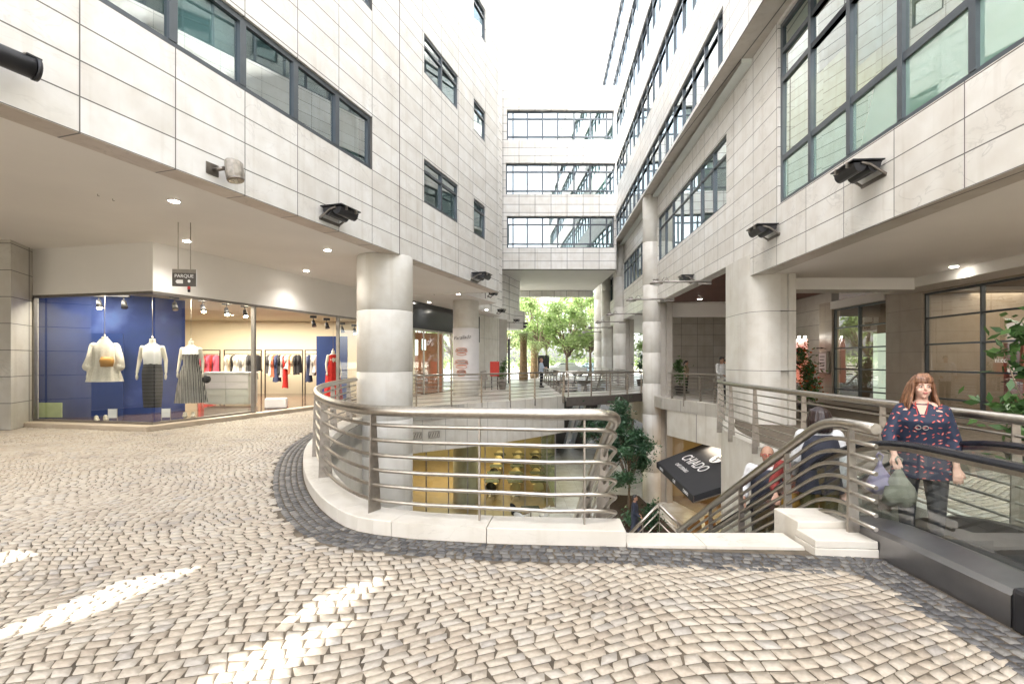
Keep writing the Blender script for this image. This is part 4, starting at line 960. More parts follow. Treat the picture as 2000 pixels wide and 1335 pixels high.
for k_, (X_, Y_) in enumerate(((-9.2,8.4),(-8.6,5.8),(-9.4,3.0))): downlight(1000+X_/Y_*1000, 0, 4.42, 'unseen fill downlight added in the left arcade, %s from the shop' % ordn[k_], 18, Y_)  # added fill lamps beyond the left edge, brightening the arcade soffit
for px, py in ((185,374),(192,381)): pass
fx = thing('ceiling_hook', 'small metal hooks left in the soffit plaster', 'hook', (-7.0,8.65,4.42))
obj('hook', MB().tube([(0,0,0),(0,0,-.03),(.03,0,-.035)], .006, 5).tube([(.06,.25,0),(.06,.25,-.03),(.09,.25,-.035)], .006, 5), 'steeldark', fx)
M['graymetal'] = plain('weathered grey box metal', (0.33,0.30,0.26), 0.5, 0.3, var=0.3, scale=14)
# floodlights on the facades: double trough lamps
def flood(x, y, z, rz, label, s=1.0, w=0.95):
    t = thing('floodlight', label, 'floodlight', (x,y,z), rz, 'black twin-trough floodlights on the marble walls')
    # local: x along the wall, +y away from the wall
    pr = [(0.08,0.16)]+[(0.30-0.19*math.cos(a), 0.13-0.20*math.sin(a)) for a in [math.pi*k/8 for k in range(9)]]+[(0.68-0.17*math.cos(a), 0.10-0.16*math.sin(a)) for a in [math.pi*k/8 for k in range(9)]]+[(0.88,0.13)]
    pr = [(a*s*.62, b*s*.8) for a, b in pr]; n = len(pr); m = MB(); h = w*s/2
    vs_ = [(-h,a,b) for a,b in pr]+[(h,a,b) for a,b in pr]
    m.add(vs_, [(i,i+1,n+i+1,n+i) for i in range(n-1)]+[(n-1,0,n,2*n-1), tuple(range(n)), tuple(range(2*n-1,n-1,-1))])
    obj('housing', m, 'black', t)
    obj('cover', MB().box((-h-.04,0.03*s,.105*s+.03),(h+.04,.57*s,.105*s+.05)), 'black', t)
    for sx in (-1,1):
        obj('bracket_arm', MB().bar((sx*(h+.02),.28*s,.06),(sx*(h+.02),0.0,-.10),.03,.035,(1,0,0)).bar((sx*(h+.02),.28*s,.06),(sx*(h+.02),.42*s,.09),.03,.035,(1,0,0)), 'steeldark', t)
    obj('wall_plate', MB().box((-h-.03,0.002,-.13),(h+.03,.02,-.07)), 'steeldark', t)
    for sx in (-.55,.55): obj('clip', MB().box((sx*h-.02,.54*s,.06),(sx*h+.02,.585*s,.15)), 'steel', t)
    return t
def onL(Y): return (0.328*Y-7.358, Y)
def onR(Y): return (0.058*Y+5.4, Y)
x, y = onL(10.75); flood(x, y, 4.62, AL+math.pi, 'black floodlight on the left facade above the big round column', 0.95, 0.62)
x, y = onL(18.3); flood(x, y, 4.56, AL+math.pi, 'black floodlight near the far corner of the left facade', 1.0, 0.62)
x, y = onR(8.32); flood(x, y, 4.63, AR, 'large black floodlight under the green glazed window', 0.9, 0.62)
x, y = onR(11.9); flood(x, y, 4.58, AR, 'black floodlight above the rounded pier on the right facade', 0.9, 0.62)
for i, (px, Y, z) in enumerate([(955,23.3,4.62),(972,26.5,4.15),(1003,34,4.25),(1021,38,4.35),(1018,38,4.1)]):
    flood((px-1000)/1000*Y, Y, z, AL+math.pi, 'small dark floodlight far back under the left soffits, %s along' % ordn[i], 0.7, 0.5)
x, y = onL(5.30)
t = thing('spot_projector', 'black cylindrical floodlight cut by the left edge of the photo', 'floodlight', (x,y,4.68), AL+math.pi)
obj('housing', MB().tube([(0.30,.20,.12),(-.38,.30,.10)], [.105,.112], 24), 'black', t); obj('visor', MB().tube([(-.39,.30,.10),(-.43,.306,.10)], [.12,.12], 24).box((-.44,.28,.20),(-.30,.36,.22)), 'black', t)
obj('bracket', MB().bar((-.02,0,-.22),(-.02,.22,.0),.04,.03).bar((.1,0,-.15),(.1,.2,.02),.03,.03).box((-.1,.001,-.28),(.18,.02,-.12)), 'steeldark', t); obj('clip', MB().box((-.33,.24,.205),(-.29,.34,.22)), 'steel', t)
x, y = onL(8.2)
t = thing('box_floodlight', 'grey box floodlight with round lens on the left facade', 'floodlight', (x,y,4.58), AL+math.pi)
obj('housing', MB().loft([(0.0,.30,-.10,.135,.12),(0.0,.29,.0,.15,.13),(0,.27,.17,.145,.125),(0,.26,.20,.12,.10)], 8), 'graymetal', t, bevel=0.01)
obj('lens_ring', MB().tube([(0,.305,-.10),(0,.31,-.13)], [.13,.12], 20), 'steeldark', t); obj('lens', MB().tube([(0,.311,-.131),(0,.312,-.136)], [.095,.095], 20), 'glass', t)
obj('bracket', MB().tube([(0.14,0,.03),(.14,.22,.03)], .035, 8).box((.05,.001,-.06),(.27,.02,.12)), 'steeldark', t)
# arm lamps along the right facade
M['lampgrey'] = plain('grey lamp metal', (0.30,0.275,0.25), 0.45, 0.5)
for i, Y in enumerate((16.3, 20.9, 27.4, 33.0, 38.6, 44.3, 50.0)):
    X = 0.058*Y+5.4; arm = 1.75
    t = thing('arm_lamp', 'grey lamp on a long horizontal arm from the right facade, %s from the camera' % ordn[i], 'lamp', (X,Y,4.14), 0, 'lamps on long arms along the right facade')
    obj('arm', MB().tube([(0.0,0,0),(-arm+.1,0,-.02)], .035, 8).box((-.42,-.03,-.10),(0.0,.03,-.05)), 'lampgrey', t)
    obj('head', MB().lathe([(.10,-.10),(.20,-.09),(.21,-.05),(.15,0.0),(.06,.02)], (-arm,0), 20).tube([(-arm-.02,0,.02),(-arm-.02,0,.07)], .09, 12), 'lampgrey', t)
    obj('diffuser', MB().lathe([(.08,-.135),(.16,-.101)], (-arm,0), 20), 'white', t)
    obj('hook', MB().tube([(-arm+.18,0,.02),(-arm+.24,0,.12),(-arm+.32,0,.13),(-arm+.38,0,.04),(-arm+.38,0,0)], .014, 6), 'lampgrey', t)
x, y = onR(18.3); flood(x, y, 4.52, AR, 'black floodlight above the timber ceiling of the right gallery', 0.8, 0.6)

# ---------------- railings ----------------
ring = [(p.x,p.y) for p in offset(OUTS, -0.19)][::-1]
ring = [p for p in ring if p[0] < 0.2]
path = [(x,y,0.132) for x,y in ring]+[(0.35,4.60,0.132)]
path += rounded([path.pop(), (0.975,4.63,0.132), (0.985,5.25,-0.12), (1.06,8.6,-2.06)], 0.27, 8)
path = [tuple(p) for p in path]
def frac(path, test):
    L = [0]; 
    for a, b in zip(path, path[1:]): L.append(L[-1]+(Vector(b)-Vector(a)).length)
    best = min(range(len(path)), key=lambda i: test(path[i])); return L[best]/L[-1]
def fr_at(path, x=None, y=None, z=None):
    L = [0]; best = (1e9, 0)
    for a, b in zip(path, path[1:]): L.append(L[-1]+(Vector(b)-Vector(a)).length)
    for i in range(len(path)-1):
        for k in range(21):
            f_ = k/20; p = Vector(path[i]).lerp(Vector(path[i+1]), f_)
            d_ = (p.x-x)**2+(p.y-y)**2
            if d_ < best[0]: best = (d_, (L[i]+f_*(L[i+1]-L[i]))/L[-1])
    return best[1]
railing('brushed steel railing curving round the near side of the court and down the stairs', path,
        [fr_at(path,-1.36,5.0), fr_at(path,-2.35,6.5), fr_at(path,-3.0,7.9), fr_at(path,-3.5,9.4), fr_at(path,-3.85,11.0), fr_at(path,-4.0,12.6), fr_at(path,0.99,5.5), fr_at(path,1.02,6.9), fr_at(path,1.05,8.3)],
        h=0.99, nb=6, rr=0.052, br=0.019, thin=[fr_at(path,-0.29,4.7), fr_at(path,0.66,4.6)], out=-1, pw=0.17)
sr = [tuple(p) for p in rounded([(2.93,4.12,0.125),(2.93,4.78,0.125),(2.93,9.0,-2.31)], 0.35, 6)]
railing('steel stair railing descending beside the escalator, nearest the camera', sr, [fr_at(sr,2.93,4.42), 0.26, 0.49, 0.70, 0.93], h=0.93, nb=7, rr=0.045, br=0.019, out=1, pw=0.10, drop=0.0, pd=0.03)
l1 = [(2.72,9.5,-2.06),(3.35,9.3,-2.66)]; l2 = [(2.12,9.45,-2.64),(2.72,9.5,-2.06)]
railing('small sloping steel railing at the stair landing, falling right', l1, [0.02,0.5,0.95], h=1.0, nb=5, rr=0.03, br=0.014, out=1, pw=0.06)
railing('small sloping steel railing at the stair landing, falling left', l2, [0.05,0.5], h=1.0, nb=5, rr=0.03, br=0.014, out=1, pw=0.06)
ter = [(4.15,2.4,0.004),(4.40,7.0,0.004)]+[(p.x,p.y,0.004) for p in spline([(4.57,9.8,0),(4.76,11.3,0),(5.12,12.7,0),(5.85,14.2,0)], 5)]
railing('steel railing of the right terrace running past the escalator', ter, [0.03,0.16,0.30,0.45,0.60,0.72,0.84,0.97], h=1.106, nb=7, rr=0.045, br=0.013, out=1, pw=0.15, drop=0.14)
gal = [(p.x-0.06,p.y,0.0) for p in spline([(5.85,14.2,0),(7.72,18.9,0),(7.15,21.0,0),(6.85,22.2,0)], 5)]
railing('steel railing of the gallery between the rounded pier and the tall column', gal, [0.55,0.66,0.76,0.86,0.97], h=1.08, nb=8, rr=0.035, br=0.012, out=1, pw=0.13, drop=0.25)
fp = [(p.x,p.y,0.0) for p in spline([(-3.5,18.0,0),(-1.8,19.35,0),(-0.06,20.8,0),(2.4,23.4,0)], 5)]
railing('steel railing along the far edge of the court above the white fascia', fp, [0.02,0.2,0.37,0.55,0.74,0.99], h=1.10, nb=7, rr=0.035, br=0.012, out=-1, pw=0.13, drop=0.3)
wp = [(2.42,23.6,0),(2.42,40,0)]
railing('long steel railing on the right edge of the far walkway', wp, [0.12,0.25,0.37,0.5,0.62,0.75,0.87,0.98], h=1.08, nb=7, rr=0.03, br=0.012, out=-1, pw=0.10)
bp1 = [(p.x,p.y-.02,0) for p in spline([(2.45,23.0,0),(4.6,24.2,0),(6.6,25.9,0)], 5)]
railing('steel railing on the near side of the footbridge', bp1, [0.02,0.27,0.5,0.75,0.98], h=1.06, nb=8, rr=0.035, br=0.012, out=-1, pw=0.12, drop=0.3)
railing('steel railing on the far side of the footbridge', [(2.5,26.2,0),(6.5,28.5,0)], [0.05,0.35,0.65,0.95], h=1.06, nb=7, rr=0.03, br=0.012, out=1, pw=0.1)
railing('steel railing at the far right edge of the escalator court', [(6.85,28.7,0),(6.95,44,0)], [0.1,0.3,0.5,0.7,0.9], h=1.06, nb=7, rr=0.03, br=0.012, out=1, pw=0.1)

# ---------------- stairs ----------------
st = thing('staircase', 'pale stone stairs going down from the threshold into the court', 'stairs', (1.7,4.72,0))
sm_ = MB()
for k in range(12): sm_.box((-.68,.30*k,-2.3),(1.19,.30*(k+1)-.002,-.17*(k+1)))
obj('flight', sm_, 'kerb', st); obj('landing', MB().box((-.68,3.602,-2.3),(1.9,5.3,-2.06)), 'kerb', st)
s2 = MB()
for k in range(10): s2.box((-.68-.30*(k+1),3.7,-5.0),(-.684-.30*k,5.3,-2.06-.27*(k+1)))
obj('lower_flight', s2, 'kerb', st)

# ---------------- escalators ----------------
M['deckmetal'] = plain('brushed escalator deck', (0.27,0.265,0.27), 0.30, 0.95, var=0.2, scale=3)
M['stepmetal'] = plain('grooved step metal', (0.10,0.10,0.105), 0.4, 0.8, var=0.2, scale=20)
def escalator(label, x, y0, ytop, ydown, ztop, zbot, yend, w=0.82, deck=0.24, flip=1, mats=('deckmetal','glassesc'), group=None, seg_posts=True):
    """runs along +y: level from y0 to ytop, slope to ydown, level to yend; centred on x"""
    t = thing('escalator', label, 'escalator', (x,y0,ztop), 0, group); o = Vector((x,y0,ztop))
    line = [tuple(p) for p in rounded([(0,y0,ztop),(0,ytop,ztop),(0,ydown,zbot),(0,yend,zbot)], 0.9, 8)]
    def ext(prof):
        m = MB(); n = len(prof)
        for p in line:
            for a, b in prof: m.v.append((a, p[1]-o.y, p[2]-o.z+b))
        for i in range(len(line)-1):
            for k in range(n): k2 = (k+1) % n; m.f.append((i*n+k, i*n+k2, (i+1)*n+k2, (i+1)*n+k)); m.sm.append(False)
        m.f += [tuple(range(n)), tuple(range((len(line)-1)*n, len(line)*n))]; m.sm += [False, False]; return m
    for s in (-1, 1):
        h = w/2
        obj('deck', ext([(s*(h+deck),-.45),(s*(h+deck),.19),(s*(h+deck-.03),.225),(s*(h+.03),.275),(s*(h-.02),.262),(s*(h-.02),-.45)]), mats[0], t)
        gm_ = MB(); n = len(line)
        for p in line: gm_.v += [(s*(h+.005), p[1]-o.y, p[2]-o.z+.27), (s*(h+.005), p[1]-o.y, p[2]-o.z+.87)]
        gm_.f = [(2*i,2*i+1,2*i+3,2*i+2) for i in range(n-1)]; gm_.sm = [False]*(n-1)
        obj('balustrade_glass', gm_, mats[1], t, fix=False)
        obj('rail_track', ext([(s*h-.02,.865),(s*h+.03,.865),(s*h+.03,.90),(s*h-.02,.90)]), 'steel', t)
        obj('handrail', ext([(s*h-.035,.902),(s*h+.045,.902),(s*h+.05,.925),(s*h+.035,.948),(s*h-.025,.948),(s*h-.04,.925)]), 'rubber', t)
    obj('top_plate', MB().box((-w/2+.022,0,-.05),(w/2-.022,ytop-y0-.152,.004)), 'stepmetal', t)
    sl_ = (zbot-ztop)/(ydown-ytop); n_ = int((ydown-ytop-.1)/.4)
    for k in range(n_):
        ya = ytop-y0-.15+.4*k; zt = -.17+sl_*.4*k; m = MB()
        m.box((-w/2+.03,ya,zt-.3),(w/2-.03,ya+.4,zt-.012))
        for j in range(14): m.box((-w/2+.04+j*.053,ya+.01,zt-.011),(-w/2+.07+j*.053,ya+.39,zt))
        obj('step', m, 'stepmetal', t, fix=False)
    obj('base_plate', MB().box((-w/2+.022,ydown-y0-.1,zbot-ztop-.05),(w/2-.022,yend-y0,zbot-ztop+.004)), 'stepmetal', t)
    return t
es = escalator('near escalator with glass balustrades descending from the right foreground', 3.65, 3.08, 4.75, 13.4, 0.0, -5.0, 15.0, w=0.81, deck=0.245)
obj('end_cap', MB().box((-.66,-.42,-.02),(-.40,-.004,.255)), 'black', es, bevel=0.03); obj('end_cap', MB().box((.40,-.42,-.02),(.66,-.004,.255)), 'black', es, bevel=0.03)
obj('end_light', MB().tube([(-.661,-.2,.12),(-.67,-.2,.12)], .05, 14), 'rubber', es)
obj('newel', MB().tube([(-.405,.02,.925),(-.405,-.35,.90),(-.405,-.55,.72),(-.405,-.5,.5),(-.405,-.3,.32)], .035, 8).tube([(.405,.02,.925),(.405,-.35,.90),(.405,-.55,.72),(.405,-.5,.5),(.405,-.3,.32)], .035, 8), 'rubber', es)
struct(obj('escalator_landing', MB().box((4.07,-2,-.019),(4.44,4.7,-.006)), 'stepmetal'))
M['escfar'] = plain('pale blue-white escalator side', (0.62,0.66,0.70), 0.4, 0.2)
for i, x in enumerate((3.55, 5.15)):
    escalator(['far left escalator with pale sides beyond the footbridge','far right escalator with pale sides beyond the footbridge'][i], x, 30.6, 31.6, 40.3, -0.0, -5.0, 41.5, w=0.8, deck=0.16, mats=('escfar','glassesc'))
# ---------------- people ----------------
M['skin'] = plain('skin', (0.55,0.33,0.24), 0.5, var=0.06, scale=12); M['skinpale'] = plain('fair skin', (0.62,0.38,0.29), 0.5, var=0.08, scale=10); M['skintan'] = plain('tan skin', (0.38,0.21,0.14), 0.5, var=0.06)
M['eyewhite'] = plain('eye white', (0.7,0.7,0.68), 0.2); M['iris'] = plain('iris', (0.04,0.03,0.02), 0.2); M['lip'] = plain('lip', (0.45,0.13,0.12), 0.4)
def hairmat(name, a, b):
    m, nt, bb = newmat(name); L = nt.links.new; tc = N(nt, "ShaderNodeTexCoord"); mp = N(nt, "ShaderNodeMapping"); mp.inputs["Scale"].default_value = (90, 90, 6)
    nz = N(nt, "ShaderNodeTexNoise"); nz.inputs["Scale"].default_value = 1.0; L(tc.outputs["Object"], mp.inputs[0]); L(mp.outputs[0], nz.inputs["Vector"])
    rp = N(nt, "ShaderNodeValToRGB"); rp.color_ramp.elements[0].position = .35; rp.color_ramp.elements[1].position = .65; rp.color_ramp.elements[0].color = a+(1,); rp.color_ramp.elements[1].color = b+(1,)
    L(nz.outputs[0], rp.inputs[0]); L(rp.outputs[0], bb.inputs["Base Color"]); bb.inputs["Roughness"].default_value = 0.42
    bp = N(nt, "ShaderNodeBump"); bp.inputs["Strength"].default_value = .5; bp.inputs["Distance"].default_value = .004; L(nz.outputs[0], bp.inputs["Height"]); L(bp.outputs[0], bb.inputs["Normal"]); return m
M['hair_auburn'] = hairmat('auburn hair', (0.09,0.035,0.017), (0.27,0.125,0.06)); M['hair_brown'] = hairmat('dark brown hair', (0.008,0.004,0.0035), (0.028,0.012,0.010)); M['hair_black'] = hairmat('black hair', (0.012,0.01,0.01), (0.035,0.03,0.03)); M['hair_ginger'] = hairmat('light brown hair', (0.15,0.07,0.03), (0.3,0.15,0.07))
def lipcloth():
    m, nt, bb = newmat('navy cloth with red lip print'); L = nt.links.new; tc = N(nt, "ShaderNodeTexCoord")
    mp = N(nt, "ShaderNodeMapping"); mp.inputs["Scale"].default_value = (17,17,19); L(tc.outputs["Object"], mp.inputs[0])
    vo = N(nt, "ShaderNodeTexVoronoi"); vo.inputs["Scale"].default_value = 1.0; vo.inputs["Randomness"].default_value = 0.55; L(mp.outputs[0], vo.inputs["Vector"])
    df = N(nt, "ShaderNodeVectorMath", operation='SUBTRACT'); L(mp.outputs[0], df.inputs[0]); L(vo.outputs["Position"], df.inputs[1])
    vr = N(nt, "ShaderNodeVectorRotate"); vr.rotation_type = 'Y_AXIS'
    sep = N(nt, "ShaderNodeSeparateColor"); L(vo.outputs["Color"], sep.inputs[0]); ma = N(nt, "ShaderNodeMath", operation='MULTIPLY_ADD'); ma.inputs[1].default_value = 2.2; ma.inputs[2].default_value = -0.8; L(sep.outputs[0], ma.inputs[0])
    L(df.outputs[0], vr.inputs["Vector"]); L(ma.outputs[0], vr.inputs["Angle"])
    m2 = N(nt, "ShaderNodeVectorMath", operation='MULTIPLY'); m2.inputs[1].default_value = (2.9,1.3,7.2); L(vr.outputs[0], m2.inputs[0])
    ln = N(nt, "ShaderNodeVectorMath", operation='LENGTH'); L(m2.outputs[0], ln.inputs[0])
    rp = N(nt, "ShaderNodeValToRGB"); e = rp.color_ramp.elements; e[0].position = 0; e[0].color = (0.75,0.62,0.55,1); e[1].position = 1.0; e[1].color = (0.012,0.02,0.045,1)
    for p_, c_ in ((.22,(0.75,.60,.52,1)),(.34,(0.50,.12,.09,1)),(.80,(0.42,.06,.05,1)),(.92,(0.012,.02,.045,1))):
        k = e.new(p_); k.color = c_
    L(ln.outputs["Value"], rp.inputs[0]); L(rp.outputs[0], bb.inputs["Base Color"]); bb.inputs["Roughness"].default_value = .75; return m
M['lipcloth'] = lipcloth()
for n_, c_ in (('shirtwhite',(0.66,0.66,0.66)),('shirtblue',(0.02,0.03,0.09)),('trouser',(0.022,0.024,0.03)),('olivec',(0.09,0.085,0.03)),('redc',(0.22,0.03,0.025)),('navysuit',(0.03,0.038,0.065)),('lightblue',(0.45,0.52,0.62)),('vest',(0.02,0.022,0.035)),('shoeblack',(0.02,0.018,0.018)),('bagolive',(0.24,0.24,0.19)),('baglilac',(0.36,0.31,0.45)),('mustardc',(0.30,0.17,0.03))):
    M[n_] = plain('cloth '+n_, c_, 0.8, var=0.22, scale=14, bump=0.3)
V = Vector
def person(label, loc, rz=0.0, H=1.7, skin='skin', hair='hair_brown', hairstyle='short', top='shirtwhite', bottom='trouser', headrz=0.0, sleeve=1.0, arms=None, legs=None, fine=0.010, girth=1.0, longtop=0.86, vest=None, glasses=False, female=False, nod=0.0, shoes_='shoeblack'):
    t = thing('person', label, 'person', loc, rz); s = H/1.70; g = girth
    LG = legs or {'L':[(.09,0,.90),(.10,-.01,.49),(.10,.02,.09)], 'R':[(-.09,0,.90),(-.10,-.01,.49),(-.10,.02,.09)]}
    AM = arms or {'L':[(.19,0,1.40),(.245,.02,1.12),(.255,-.06,.87)], 'R':[(-.19,0,1.40),(-.245,.02,1.12),(-.255,-.06,.87)]}
    sw = 0.93 if female else 1.0
    m = MB()
    torso = [(0,0,.86,.13*g,.10*g),(0,0,.92,.172*g,.12*g),(0,0,1.04,.148*g,.105*g),(0,-.005,1.14,.15*g,.11*g),(0,-.01,1.26,.168*g,.118*g),(0,0,1.37,.165*g,.095*g),(0,.005,1.43,.085 if female else .11,.07),(0,.005,1.46,.055,.055)]
    m.loft([tuple(v*s for v in q_) for q_ in torso], 20)
    P = lambda p: V(p)*s
    m.limb([P((0,.008,1.40)), P((0,0,1.52))], [.055*s,.050*s])
    for k in 'LR':
        a = [P((p[0]*sw,p[1],p[2])) for p in AM[k]]; m.limb([P((0,0,1.39))+V((a[0].x*.5,0,0)), a[0]], [.06*s,.058*s]); m.limb(a, [.052*s*g**.5,.040*s,.026*s])
        # hand: palm, four bent fingers and a thumb
        d_ = (a[2]-a[1]).normalized(); side = d_.cross(V((0,-1,0)));
        if side.length < .2: side = d_.cross(V((1,0,0)))
        side.normalize(); fw = side.cross(d_).normalized(); w_ = a[2]
        for q_ in (-.022,0,.022): m.limb([w_+d_*.005+side*q_*s*.6, w_+d_*.085*s+side*q_*s], [.018*s,.014*s], 7)
        for j, q_ in enumerate((-.031,-.0105,.0105,.031)):
            L_ = (.062,.075,.078,.066)[j]*s; b0 = w_+d_*.085*s+side*q_*s
            m.limb([b0, b0+d_*L_*.5-fw*.008*s, b0+d_*L_*.85-fw*.030*s], [.0095*s,.0088*s,.0075*s], 6)
        sg = 1 if k == 'L' else -1
        b0 = w_+d_*.025*s-side*sg*.024*s; m.limb([b0, b0+d_*.035*s-side*sg*.022*s-fw*.01*s, b0+d_*.065*s-side*sg*.026*s-fw*.025*s], [.012*s,.0105*s,.009*s], 6)
        l = [P(p) for p in LG[k]]; m.limb(l, [.088*s*g,.058*s,.038*s]); 
        ft = V((0,-1,0)); f0 = l[2]
        m.limb([f0+V((0,.03,-.05))*s, f0+V((0,-.06,-.06))*s, f0+V((0,-.15,-.068))*s], [.035*s,.034*s,.024*s])
    # head
    hr = Matrix.Rotation(headrz, 3, 'Z')@Matrix.Rotation(nod, 3, 'X'); hc = P((0,-.01,1.595)); h = lambda x,y,z: hc+hr@(V((x,y,z))*s)
    m.ell(h(0,.012,.02), (.076*s,.094*s,.092*s), 20, 14, hr); m.ell(h(0,-.018,-.035), (.060*s,.070*s,.078*s), 18, 12, hr)
    m.ell(h(0,-.055,-.088), (.026*s,.024*s,.022*s), 10, 8, hr); m.ell(h(0,-.092,-.018), (.011*s,.017*s,.014*s), 8, 6, hr)
    m.limb([h(0,-.078,.018), h(0,-.096,-.014)], [.008*s,.010*s], 6)
    m.ell(h(.03,-.072,.026),(.026*s,.014*s,.008*s),8,6,hr); m.ell(h(-.03,-.072,.026),(.026*s,.014*s,.008*s),8,6,hr)
    for q_ in (-1,1): m.ell(h(q_*.036,-.055,-.032),(.024*s,.022*s,.024*s),8,6,hr); m.ell(h(q_*.078,.012,-.008),(.009*s,.016*s,.028*s),8,6,hr)
    obj('body', remesh(m, fine*0.62 if fine < .012 else fine, 1), skin, t, fix=False)
    e_ = MB(); ir = MB(); br = MB()
    for q_ in (-1,1):
        eo = obj('eye', MB().ell(h(q_*.030,-.074,.006),(.0115*s,.009*s,.0058*s),10,8,hr), 'eyewhite', t, fix=False)
        obj('iris', MB().ell(h(q_*.030-.001,-.0830,.006),(.0058*s,.003*s,.0058*s),8,6,hr), 'iris', eo, fix=False)
        obj('eyebrow', MB().limb([h(q_*.014,-.088,.027),h(q_*.032,-.086,.031),h(q_*.046,-.076,.026)],[.003*s,.0035*s,.002*s],5), hair, t, fix=False)
    obj('mouth', MB().ell(h(0,-.084,-.052),(.022*s,.009*s,.0055*s),10,6,hr).ell(h(0,-.083,-.060),(.017*s,.009*s,.005*s),10,6,hr), 'lip', t, fix=False)
    # hair
    hm = MB()
    if hairstyle == 'short':
        hm.ell(h(0,.022,.035),(.082*s,.098*s,.088*s),18,12,hr); hm.ell(h(0,.05,-.005),(.074*s,.068*s,.075*s),14,10,hr); hm.ell(h(0,-.045,.085),(.055*s,.04*s,.03*s),12,8,hr)
    elif hairstyle == 'cropped':
        hm.ell(h(0,.026,.028),(.0785*s,.094*s,.084*s),18,12,hr)
    elif hairstyle == 'bob':
        hm.ell(h(0,.018,.030),(.092*s,.105*s,.095*s),20,12,hr)
        for k_ in range(11):
            a = R(-25+k_*23); x_ = math.cos(a)*.082; y_ = .02+math.sin(a)*.085
            hm.limb([h(x_*.8,y_*.85,.05),h(x_*1.06,y_*1.06,-.03),h(x_*1.10,y_*1.07,-.125)],[.040*s,.042*s,.034*s],8)
        hm.limb([h(-.06,-.062,.07),h(0,-.085,.062),h(.06,-.062,.07)],[.022*s,.02*s,.022*s],8)
    elif hairstyle == 'long':
        hm.ell(h(0,.022,.036),(.090*s,.100*s,.092*s),20,12,hr)
        for q_ in (-1,1):
            for j in range(6):
                y_ = -.040+.024*j; o_ = .0+.012*j
                hm.limb([h(q_*.045,y_*.6-.01,.095),h(q_*.084,y_,.02),h(q_*(.094+o_*.3),y_+.005,-.07),h(q_*(.112+.010*(j%3)),y_-.015+.01*j,-.150-.015*(j%2)),h(q_*(.128-.012*(j%2)),y_-.03+.01*j,-.205-.03*(j%3))],[.016*s,.017*s,.019*s,.016*s,.007*s],7)
        for k_ in range(5): hm.limb([h(-.05+.025*k_,.07,.05),h(-.055+.027*k_,.10,-.08),h(-.06+.03*k_,.10,-.20)],[.03*s,.03*s,.016*s],7)
        for k_ in range(7):
            x_ = -.060+.020*k_; hm.limb([h(x_*.6,-.03,.120),h(x_,-.074+abs(x_)*.22,.082),h(x_*1.12,-.090+abs(x_)*.45,.046)],[.017*s,.014*s,.008*s],6)
    elif hairstyle == 'tied':
        hm.ell(h(0,.022,.032),(.082*s,.098*s,.088*s),18,12,hr); hm.limb([h(0,.10,.01),h(0,.14,-.05),h(0,.13,-.15)],[.035*s,.03*s,.015*s],8); hm.ell(h(0,-.045,.085),(.055*s,.035*s,.028*s),12,8,hr)
    if hm.v: obj('hair', remesh(hm, fine*0.7, 1), hair, t, fix=False)
    if glasses:
        gl_ = MB()
        for q_ in (-1,1):
            c_ = h(q_*.032,-.094,.004); gl_.tube([c_+hr@V((.025*s*math.cos(a),0,.019*s*math.sin(a))) for a in [math.pi*2*i/14 for i in range(15)]], .0028*s, 5, False); gl_.tube([h(q_*.055,-.092,.01),h(q_*.082,.01,.008)], .0028*s, 5)
        gl_.tube([h(-.008,-.096,.008),h(.008,-.096,.008)], .0025*s, 5); obj('glasses', gl_, 'redplastic', t, fix=False)
    # clothes
    c = MB(); tz = longtop
    ts = [(0,0,tz,.185*g*(1.12 if female else 1),.135*g*(1.08 if female else 1)),(0,0,.96,.178*g,.132*g),(0,0,1.06,.162*g,.122*g),(0,-.008,1.16,.165*g,.128*g),(0,-.018 if female else -.01,1.27,.182*g,.142*g if female else .13*g),(0,0,1.36,(.158 if female else .180)*g,.108*g),(0,.004,1.415,.125 if female else .13,.086),(0,.006,1.438 if female else 1.452,.075,.066)]
    c.loft([tuple(v*s for v in q_) for q_ in ts], 24)
    for k in 'LR':
        a = [P((p[0]*sw,p[1],p[2])) for p in AM[k]]; c.limb([P((0,0,1.385))+V((a[0].x*.45,0,0)), a[0]], [.062*s,.064*s])
        if sleeve >= 1: c.limb([a[0],a[1],a[1].lerp(a[2],.92)], [.066*s*g**.5,.054*s,.038*s])
        elif sleeve >= .5: c.limb([a[0],a[1],a[1].lerp(a[2],sleeve*.6)], [.070*s*g**.5,.060*s*g**.5,.056*s*g**.5])
        else: c.limb([a[0],a[0].lerp(a[1],.6)], [.066*s,.062*s])
    obj('top', remesh(c, fine, 1), top, t, fix=False)
    if vest:
        v_ = MB(); v_.loft([(q_[0]*s,q_[1]*s,q_[2]*s,q_[3]*s*1.06,q_[4]*s*1.09) for q_ in ts[:-1]], 24); obj('vest', remesh(v_, fine, 1), vest, t, fix=False)
    b_ = MB(); b_.loft([tuple(v*s for v in q_) for q_ in [(0,0,.80,.15*g,.11*g),(0,0,.90,.180*g,.130*g),(0,0,1.0,.160*g,.118*g)]], 20)
    for k in 'LR':
        l = [P(p) for p in LG[k]]; b_.limb([l[0],l[1],l[1].lerp(l[2],.93)], [.100*s*g,.072*s*g**.5,.056*s])
    obj('trousers', remesh(b_, fine, 1), bottom, t, fix=False)
    for k in 'LR':
        f0 = P(LG[k][2]); obj('shoe', MB().limb([f0+V((0,.035,-.052))*s, f0+V((0,-.05,-.052))*s, f0+V((0,-.16,-.065))*s], [.045*s,.045*s,.030*s],10), shoes_, t, fix=False)
    t['hc'] = 0; del t['hc']
    return t, h, P
